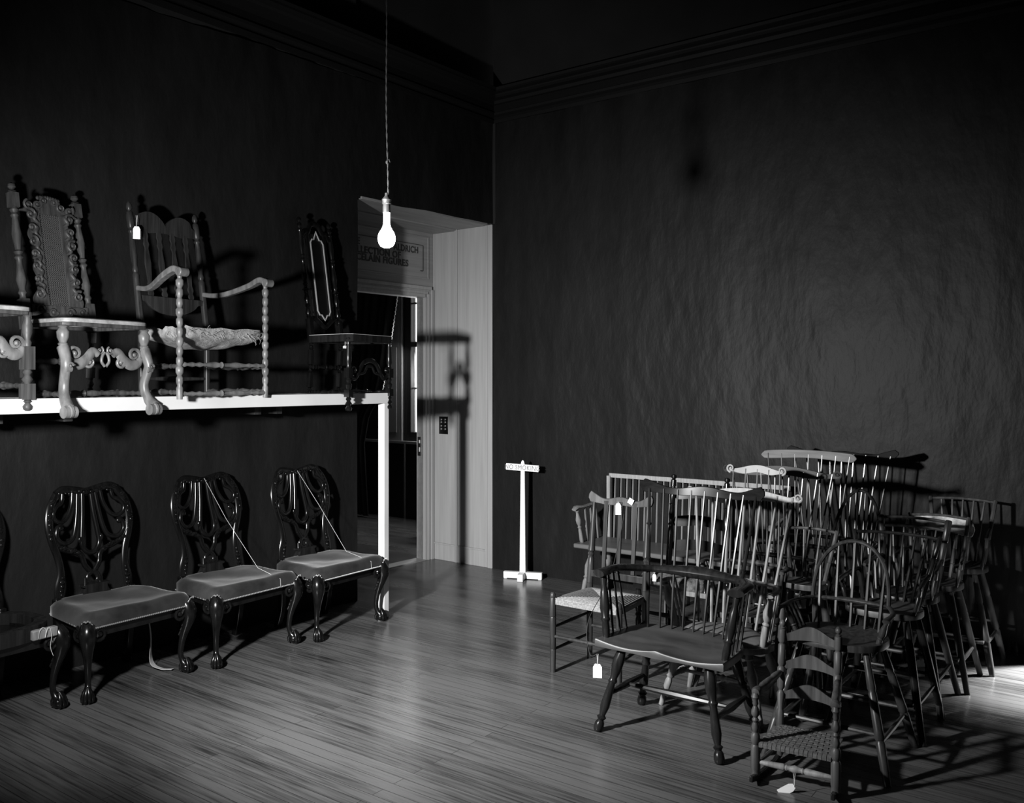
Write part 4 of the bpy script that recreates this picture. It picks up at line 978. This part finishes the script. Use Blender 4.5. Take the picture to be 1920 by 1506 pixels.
def carved_cane_chair(label, at, z0, rz, wood=mid_wood, legstyle='scroll', seat_h=.49, full=True, wf=.525):
    r = root('cane_back_chair', label, 'chair', LP(at[0], at[1], z0), rz, 'caned chairs on the shelf')
    wb, d = .39, .40; yf, yb = -d/2, d/2; H_ = 1.265
    for sx in (-1, 1):
        turned_post(r, 'back_post', wood, (sx*(wb/2-.01), yb+.15, H_), (sx*wb/2, yb-.0, seat_h-.02), [(.07, .17), (.80, 1.0)], 1.35)
        turned_post(r, 'leg', wood, (sx*wb/2, yb, seat_h), (sx*wb/2, yb+.02, .09), [(.06, .2), (.55, .7)])
    # seat
    out = seat_outline(wf-.01, wb+.06, d+.03, 8)
    q = MB(); q.plate(out, lambda x, y, k: seat_h+.028*(1 if k < .97 else .8), lambda x, y, k: seat_h+.004, rings=6, inner=.72); q.plate([(x*.76, y*.76) for x, y in out], lambda x, y, k: seat_h+.024, lambda x, y, k: seat_h+.020, rings=2); q.build('seat', mat('worn_pale_seat', .27, .6, gscale=30, gamt=.3, stretch=(1, 1, 1)), r, smooth=50)
    q = MB(); q.plate(out, lambda x, y, k: seat_h+.004, lambda x, y, k: seat_h-.016, rings=3, inner=.80); q.build('seat_frame', wood, r, bevel=.003)
    q = MB(); cane_mesh(q, -wf*.38, wf*.38, -d*.38, d*.38, lambda x, z: V((x, z, seat_h+.012)), .022, .0014); q.build('seat_cane', cane, r)
    # front legs
    for sx in (-1, 1):
        x = sx*(wf/2-.02)
        q = MB()
        if legstyle == 'scroll':
            q.lathe((x, yf+.02, seat_h-.012), (x, yf+.02, seat_h-.13), [(0, .018), (.06, .026), (.12, .018), (.3, .031), (.55, .028), (.75, .018), (.82, .025), (.9, .02), (1, .022)], 12)
            P = [V((x, yf+.02, seat_h-.125)), V((x+sx*.002, yf+.0, seat_h-.17)), V((x+sx*.006, yf-.012, seat_h-.215)), V((x+sx*.002, yf+.0, seat_h-.26)), V((x-sx*.003, yf+.016, seat_h-.31)), V((x, yf+.012, seat_h-.36)), V((x+sx*.008, yf-.018, seat_h-.41)), V((x+sx*.014, yf-.045, seat_h-.435))]
            cp = catmull(P, 5); q.sweep(cp, [(.031-.008*math.sin(PI*i/(len(cp)-1)), .028) for i in range(len(cp))], 10, up=(0, 1, 0))
            q.spiral((x+sx*.012, yf-.05, .035), (0, -1, 0), (0, 0, 1), .026, 1.3, .014, start=PI*.6, sgn=-1)
            q.sweep([(x-.032+sx*.012, yf-.047, .036), (x+.032+sx*.012, yf-.047, .036)], .031, 14)
            q.sweep([(x-.014, yf-.022, seat_h-.235), (x+.014, yf-.022, seat_h-.235)], .018, 10); q.spiral((x+sx*.0, yf-.04, seat_h-.22), (1, 0, 0), (0, 0, 1), .016, 1.1, .006)
        else:
            q.lathe((x, yf+.02, seat_h), (x, yf+.02, seat_h-.17), [(0, .02), (.08, .024), (.15, .015), (.4, .025), (.6, .024), (.8, .014), (.88, .021), (1, .018)], 12)
            q.sweep([(x, yf+.02, seat_h-.17), (x, yf+.02, seat_h-.285)], [(.026, .026)]*2, shape='box', up=(0, 1, 0))
            q.lathe((x, yf+.02, seat_h-.285), (x, yf+.02, seat_h-.355), [(0, .016), (.2, .024), (.4, .014), (.7, .027), (1, .015)], 12)
            q.sweep([(x, yf+.02, seat_h-.355), (x, yf+.02, .055)], [(.027, .027)]*2, shape='box', up=(0, 1, 0))
            q.lathe((x, yf+.02, .055), (x, yf+.02, 0), [(0, .014), (.15, .022), (.3, .013), (.6, .025), (.85, .022), (1, .012)], 12)
        q.build('leg', mid_wood if legstyle == 'block' else pale_leg, r, smooth=50)
    q = MB(); scroll_stretcher(q, -wf/2+.04, wf/2-.04, yf+.02, seat_h-.175); q.build('front_stretcher', pale_leg, r, smooth=60)
    BS = [(0, .010), (.08, .016), (.14, .010), (.2, .016), (.26, .010), (.4, .019), (.47, .012), (.5, .022), (.53, .012), (.6, .019), (.74, .010), (.8, .016), (.86, .010), (.92, .016), (1, .010)]
    for sx in (-1, 1): q = MB(); q.lathe((sx*(wf/2-.02), yf+.02, .125), (sx*wb/2, yb, .125), BS, 10); q.build('side_stretcher', wood, r)
    q = MB(); q.lathe((-wf/2+.02, 0, .125), (wf/2-.02, 0, .125), BS, 10); q.build('cross_stretcher', wood, r)
    q = MB(); q.lathe((-wb/2, yb, .30), (wb/2, yb, .30), BS, 10); q.build('back_stretcher', wood, r)
    if full:
        lean = .15/(H_-seat_h)
        def bk(x, z, dy=0): return V((x, yb-.015+(z-seat_h)*lean+dy, z))
        # panel frame: carved sides, crest, lower rail
        for sx in (-1, 1):
            q = MB()
            q.strip(40, lambda t: tuple(bk(sx*xx, .60+.53*t, dy) for dy in (-.012, .010) for xx in (.062, .112+.020*math.sin(t*PI*6+.4)+.012*math.cos(t*PI*2))))
            for k, (zz, rr, sg) in enumerate(((1.105, .024, 1), (1.03, .020, -1), (.955, .024, 1), (.885, .022, -1), (.82, .022, 1), (.745, .020, -1), (.665, .026, 1))):
                q.spiral(bk(sx*.115, zz, -.016), (sx, 0, 0), (0, 0, 1), rr*1.15, 1.4, .009, start=sg*1.2, sgn=sg)
            for k in range(6):
                zz = .66+.08*k; q.sweep(catmull([bk(sx*.075, zz, -.014), bk(sx*.10, zz+.02, -.018), bk(sx*.085, zz+.05, -.014), bk(sx*.115, zz+.07, -.014)], 4), [.007+.004*math.sin(PI*i/12) for i in range(13)], 7)
            q.build('carved_side', wood, r, smooth=60)
        q = MB()   # crest
        q.strip(30, lambda t: tuple(bk((2*t-1)*.165, zz, dy) for dy in (-.012, .010) for zz in (1.115, 1.165+.030*math.cos((2*t-1)*PI)+.012*math.cos((2*t-1)*PI*3))))
        for (x, z, rr, sg) in ((-.12, 1.155, .026, 1), (.12, 1.155, .026, -1), (-.07, 1.165, .024, -1), (.07, 1.165, .024, 1), (-.03, 1.19, .018, 1), (.03, 1.19, .018, -1)): q.spiral(bk(x, z, -.016), (1, 0, 0), (0, 0, 1), rr, 1.5, .008, start=2 if sg > 0 else 1, sgn=sg)
        for k in range(9): x = -.06+.015*k; q.ball(bk(x, 1.198+.012*math.cos(x*20), -.012), .012, 8, (1, .7, 1))
        q.build('crest_rail', wood, r, smooth=60)
        q = MB()
        q.strip(30, lambda t: tuple(bk((2*t-1)*.165, zz, dy) for dy in (-.012, .010) for zz in (.545-.012*math.cos((2*t-1)*PI*2)+.01*abs(2*t-1), .605)))
        for (x, z, rr, sg) in ((-.125, .578, .024, 1), (.125, .578, .024, -1), (-.05, .568, .024, -1), (.05, .568, .024, 1)): q.spiral(bk(x, z, -.016), (1, 0, 0), (0, 0, 1), rr, 1.5, .008, sgn=sg)
        q.build('lower_rail', wood, r, smooth=60)
        q = MB(); cane_mesh(q, -.066, .066, .60, 1.12, lambda x, z: bk(x, z, -.002), .0125, .0011); q.build('back_cane', cane, r)
    return r
pale_leg = mat('worn_carved_leg', .13, .4, gscale=30, gamt=.4, stretch=(1, 1, 3))
RLp = RL+math.radians(9)
carved_cane_chair('tall carved chair with a caned back panel and scrolled front legs on the shelf', (.31, 3.875), 1.50, RLp)
carved_cane_chair('caned chair with square-blocked legs on the shelf, cut off by the left edge', (.32, 4.46), 1.545, RLp, legstyle='block', wf=.44)

# banister-back armchair
r = root('banister_back_armchair', 'turned armchair with double-arched crest, scrolled arms and a torn seat on the shelf', 'chair', LP(.33, 3.185, 1.585), RLp)
wf, wb, d = .655, .49, .42; yf, yb = -d/2, d/2
def ydz(z): return yb+max(0, z-.4)*.15
for sx in (-1, 1):
    q = MB(); q.lathe((sx*wb/2, ydz(1.17), 1.17), (sx*wb/2, yb, .40), [(0, .006), (.02, .016), (.05, .018), (.07, .009), (.085, .02), (.13, .022), (.2, .02), (.21, .014), (.23, .021), (.25, .014), (.3, .017), (.42, .020), (.5, .015), (.53, .02), (.55, .014), (.57, .022), (.6, .02), (1, .021)], 12)
    q.lathe((sx*wb/2, yb, .40), (sx*wb/2, yb+.0, .01), [(0, .021), (1, .019)], 12); q.build('back_post', brown_wood, r)
    BOB = [(0, .016)]
    for k in range(11):
        t = .03+k*.078; BOB += [(t, .0125), (t+.018, .019 if k % 3 else .022), (t+.052, .019 if k % 3 else .021)]
    BOB += [(.89, .013), (.91, .019), (.97, .018), (1, .016)]
    q = MB(); q.lathe((sx*wf/2, yf, .70), (sx*wf/2, yf, .005), BOB, 12); q.build('leg', pale_leg, r)
    q = MB(); P = catmull([(sx*wb/2, ydz(.66)-.01, .655), (sx*(wb/2+.01), yb-.06, .645), (sx*(wb/2+.035), .06, .655), (sx*(wf/2-.005), -.08, .70), (sx*(wf/2), -.17, .732), (sx*(wf/2), yf-.012, .722)], 5)
    q.sweep(P, [(.017+.014*(i/25)**2, .014+.004*(i/25)) for i in range(26)], 10, up=(0, 0, 1), shape='box'); q.sweep([(sx*wf/2-.032, yf-.022, .713), (sx*wf/2+.032, yf-.022, .713)], .025, 14); q.build('arm', pale_leg, r, bevel=.005)
q = MB()   # double-arched crest
q.strip(40, lambda t: tuple((( 2*t-1)*(wb/2-.01), ydz(1.05)+dy, zz) for dy in (-.009, .009) for zz in (1.0+.012*abs(math.cos((2*t-1)*PI)), 1.055+(.075*abs(math.sin((2*t-1)*PI))**.7 if abs(2*t-1) < .97 else 0)*(1 if abs(2*t-1) < .85 else .5)+.0))); q.build('crest_rail', brown_wood, r, bevel=.002)
q = MB(); q.strip(30, lambda t: tuple(((2*t-1)*(wb/2-.01), ydz(.58)+dy, zz) for dy in (-.009, .009) for zz in (.58-.075*max(0, math.cos((2*t-1)*PI*.62))**.6, .615))); q.build('lower_rail', brown_wood, r, bevel=.002)
for x in (-.15, -.05, .05, .15):
    q = MB(); wdt = lambda t: lerpl([(0, .012), (.06, .020), (.1, .011), (.16, .021), (.22, .012), (.5, .020), (.72, .010), (.78, .019), (.84, .011), (.9, .018), (1, .012)], t)
    q.strip(40, lambda t: tuple((x+s*wdt(t), ydz(.61+.41*t)+dy, .61+.41*t) for dy in (-.005, .005) for s in (-1, 1))); q.build('banister', brown_wood, r)
q = MB(); out = seat_outline(wf-.02, wb, d-.01, 12)
q.plate(out, lambda x, y, k: .395+.012*noise.noise(V((x*20, y*20, 0)))-.0*(1-k*k)+(.018 if k > .9 else 0)*(1+noise.noise(V((x*40, y*40, 3)))), lambda x, y, k: .37-.075*(1-k**2)+.010*noise.noise(V((x*14, y*9, 5)))-.006*abs(math.sin(x*26+y*10)), rings=10); st = q.build('torn_seat', torn, r, smooth=80)
q = MB()
for i in range(90):
    x = random.uniform(-wf/2, wf/2); y = random.choice((yf+.01, yf+.015, random.uniform(yf, yb))); xx = x if y < yf+.02 else random.choice((-1, 1))*wf/2*.94
    p = V((xx, y, .375+random.uniform(-.01, .035))); e = V((random.uniform(-.03, .03), random.uniform(-.04, .0), random.uniform(-.05, .025)))
    q.sweep([p, p+e*.5+V((0, 0, .006)), p+e], [.0016, .0013, .0006], 4)
q.build('loose_fibres', torn, st)
BS2 = [(0, .008), (.04, .016), (.08, .009), (.13, .015), (.17, .009), (.21, .015), (.25, .009), (.38, .019), (.44, .012), (.46, .019), (.48, .012), (.56, .012), (.62, .019), (.75, .009), (.79, .015), (.83, .009), (.88, .016), (.93, .009), (.97, .015), (1, .008)]
for z in (.20, .035): q = MB(); q.lathe((-wf/2, yf, z), (wf/2, yf, z), BS2, 10); q.build('front_stretcher', pale_leg, r)
for sx in (-1, 1):
    for z in (.19, .045): q = MB(); q.lathe((sx*wf/2, yf, z), (sx*wb/2, yb, z), BS2, 10); q.build('side_stretcher', mid_wood, r)
q = MB(); q.lathe((-wb/2, yb, .12), (wb/2, yb, .12), P_STR, 8); q.build('back_stretcher', brown_wood, r)
arm_chair = r

# dark panel-back chair
r = root('panel_back_chair', 'tall dark turned chair with a light-outlined back panel at the shelf end', 'chair', LP(.325, 2.005, 1.488), RL+math.radians(10))
wf, wb, d = .48, .32, .40; yf, yb = -d/2, d/2; sh_ = .50; H_ = 1.36; lean = .12/(H_-sh_)
for sx in (-1, 1):
    turned_post(r, 'back_post', black_wood, (sx*wb/2, yb+.12, H_), (sx*wb/2, yb, sh_-.02), [(.58, .59), (.82, 1.0)], 1.1)
    turned_post(r, 'leg', black_wood, (sx*wb/2, yb, sh_), (sx*wb/2, yb+.02, .10), [(.2, .45), (.6, .85)], .9)
    x = sx*(wf/2-.01); q = MB()
    q.lathe((x, yf+.02, sh_), (x, yf+.02, .29), [(0, .014), (.05, .02), (.12, .013), (.25, .014), (.6, .019), (.8, .021), (.9, .014), (1, .018)], 12)
    q.sweep([(x, yf+.02, .29), (x, yf+.02, .225)], [(.022, .022)]*2, shape='box', up=(0, 1, 0)); q.lathe((x, yf+.02, .225), (x, yf+.02, .145), [(0, .014), (.2, .021), (.4, .012), (.6, .024), (.85, .02), (1, .014)], 12)
    q.sweep([(x, yf+.02, .145), (x, yf+.02, .095)], [(.022, .022)]*2, shape='box', up=(0, 1, 0)); q.lathe((x, yf+.02, .095), (x, yf+.02, 0), [(0, .013), (.15, .02), (.28, .012), (.5, .025), (.62, .012), (.8, .024), (.95, .02), (1, .01)], 12); q.build('leg', black_wood, r)
out = seat_outline(wf+.03, wb+.08, d+.03, 8)
q = MB(); q.plate(out, lambda x, y, k: sh_+.018, lambda x, y, k: sh_-.032, rings=5, inner=.70); q.build('seat', dark_wood, r, bevel=.004)
q = MB(); q.plate(out, lambda x, y, k: sh_+.021, lambda x, y, k: sh_+.0185, rings=2, inner=.93); q.build('seat_edging', strip_m, r)
q = MB(); q.box((0, 0, sh_+.004), (wf*.8, d*.75, .006)); q.box((0, 0, sh_-.004), (.05, d*.8, .010), Matrix.Rotation(.6, 3, 'Z')); q.box((0, 0, sh_-.004), (.05, d*.8, .010), Matrix.Rotation(-.7, 3, 'Z')); q.build('seat_underside', torn, r)
def bk(x, z, dy=0): return V((x, yb+(z-sh_)*lean+dy, z))
q = MB()
for sx in (-1, 1): q.sweep([bk(sx*.092, .63), bk(sx*.092, 1.26)], [(.020, .011)]*2, up=(0, 1, 0), n=10)
q.sweep(catmull([bk(-.15, 1.225), bk(-.11, 1.265), bk(-.08, 1.265), bk(-.045, 1.315), bk(0, 1.33), bk(.045, 1.315), bk(.08, 1.265), bk(.11, 1.265), bk(.15, 1.225)], 5), (.022, .013), 10, up=(0, 1, 0))
q.sweep(catmull([bk(-.15, .62), bk(-.11, .645), bk(-.06, .62), bk(0, .585), bk(.06, .62), bk(.11, .645), bk(.15, .62)], 5), (.018, .012), 10, up=(0, 1, 0)); q.build('back_frame', black_wood, r, smooth=60)
pl = [(-.068, .70), (-.05, .672), (-.03, .672), (0, .635), (.03, .672), (.05, .672), (.068, .70), (.068, 1.19), (.05, 1.215), (.03, 1.215), (0, 1.275), (-.03, 1.215), (-.05, 1.215), (-.068, 1.19)]
q = MB(); q.strip(1, lambda t: tuple(bk(s*.078, .64+.615*t, dy) for dy in (-.003, .004) for s in (-1, 1))); q.build('back_panel', leather, r)
q = MB(); q.sweep([bk(x, z, -.008) for x, z in pl], (.0045, .0025), 6, up=(0, 1, 0), shape='box', closed=True); q.build('panel_outline', strip_m, r)
q = MB()
xx = wf/2-.03
q.sweep(catmull([(-xx, yf+.02, .235), (-xx+.05, yf+.02, .222), (-xx+.09, yf+.02, .265), (-xx+.14, yf+.02, .325), (0, yf+.02, .345), (xx-.14, yf+.02, .325), (xx-.09, yf+.02, .265), (xx-.05, yf+.02, .222), (xx, yf+.02, .235)], 5), (.017, .010), 8, up=(0, 1, 0))
q.sweep(catmull([(-.11, yf+.02, .25), (-.06, yf+.02, .26), (-.03, yf+.02, .30), (0, yf+.02, .305), (.03, yf+.02, .30), (.06, yf+.02, .26), (.11, yf+.02, .25)], 5), (.009, .008), 8, up=(0, 1, 0))
for sx in (-1, 1): q.spiral((sx*(xx-.025), yf+.008, .275), (sx, 0, 0), (0, 0, 1), .024, 1.5, .007)
q.build('front_stretcher', black_wood, r, smooth=60)
for sx in (-1, 1): q = MB(); q.lathe((sx*(wf/2-.01), yf+.02, .125), (sx*wb/2, yb, .125), BS2, 10); q.build('side_stretcher', black_wood, r)
q = MB(); q.lathe((-wf/2+.02, 0, .125), (wf/2-.02, 0, .125), BS2, 10); q.build('cross_stretcher', black_wood, r)
q = MB(); q.lathe((-wb/2, yb, .30), (wb/2, yb, .30), BS2, 10); q.build('back_stretcher', black_wood, r)

# ------------------------------------------------------------------ paper tags
def paper_tag(label, loc, rz, w_=.033, h_=.066, hang=.05, tilt=(0, 0), group=None, stringcol=string_m, lying=False):
    r = root('paper_tag', label, 'tag', loc, rz, 'white paper tags tied to the chairs')
    o = [(-w_/2, -h_), (w_/2, -h_), (w_/2, -h_*.22), (w_*.28, 0), (-w_*.28, 0), (-w_/2, -h_*.22)]
    q = MB(); R_ = Matrix.Rotation(tilt[0], 3, 'X') @ Matrix.Rotation(tilt[1], 3, 'Y')
    i0 = 0
    for y in (-.0005, .0005):
        for x, z in o: q.v.append(R_ @ V((x, y, z-hang+.006)) if not lying else V((0, 0, -hang+.004)) + R_ @ V((x, y, z)))
    n_ = len(o); q.f = [tuple(range(n_)), tuple(reversed(range(n_, 2*n_)))]+[(j, j+n_, (j+1) % n_+n_, (j+1) % n_) for j in range(n_)]
    q.build('card', tag_paper, r, smooth=0)
    q = MB(); q.sweep([(-.003, 0, 0), (0, -.002, -hang*.5), (.0, -.002, -hang)], .0011, 5); q.sweep([(.004, 0, 0), (.002, -.002, -hang*.5), (.0, -.002, -hang)], .0011, 5); q.build('tie_string', stringcol, r)
    return r
bpy.context.view_layer.update()
rzc = math.radians(-12)
paper_tag('white paper tag hanging on the turned armchair\'s back post on the shelf', arm_chair.matrix_world @ V((-.235, .265, 1.085)), math.radians(25), .040, .075, .07)
paper_tag('white paper tag hanging from the crest of the rush-seated chair', RP(2.25, 1.885-.205, .965), rzc, .034, .07, .015)
paper_tag('white shipping tag on black cord dangling beside the rush-seated chair, left of the large windsor', (.425, 4.44, .335), rzc, .044, .070, .055)
cd = MB(); cd.sweep(catmull([(.64, 5.10, .93), (.60, 5.0, .80), (.52, 4.8, .62), (.40, 4.55, .50), (.375, 4.48, .42), (.385, 4.45, .34), (.40, 4.44, .325), (.425, 4.44, .337)], 4), .002, 5); tag(cd.build('cord', black_cord), 'thin black cord hanging from the rush-seated chair down to a shipping tag', 'cord')
paper_tag('white paper tag tipped over below the front stretcher of the tiny ladder-back', (1.158, 3.665, .083), math.radians(-12), .035, .07, .055, tilt=(0, 1.0), lying=True)
paper_tag('white paper tag hanging low among the high chair legs', RP(3.90, 1.50, .29), rzc, .045, .085, .02)
paper_tag('small white tag in front of the slat-back chair\'s seat', RP(2.33, 1.37, .50), rzc, .022, .045, .02)
for x, w_ in ((.0, .016), (.028, .026)):
    pass
paper_tag('small white tag under the seat of the dark panel-back chair', LP(.46, 2.16, 1.985), RL, .032, .018, .06)
q = MB(); q.box((0, 0, 0), (.034, .001, .034)); q.box((0, -.0008, .002), (.008, .001, .010)); o = q.build('paper_sticker', tag_paper, smooth=0); o.location = RP(2.255+.075, 1.885-.215, .972); o.rotation_euler = (0, .5, TR)
tag(o, 'small square paper sticker on the crest of the rush-seated chair', 'sticker')
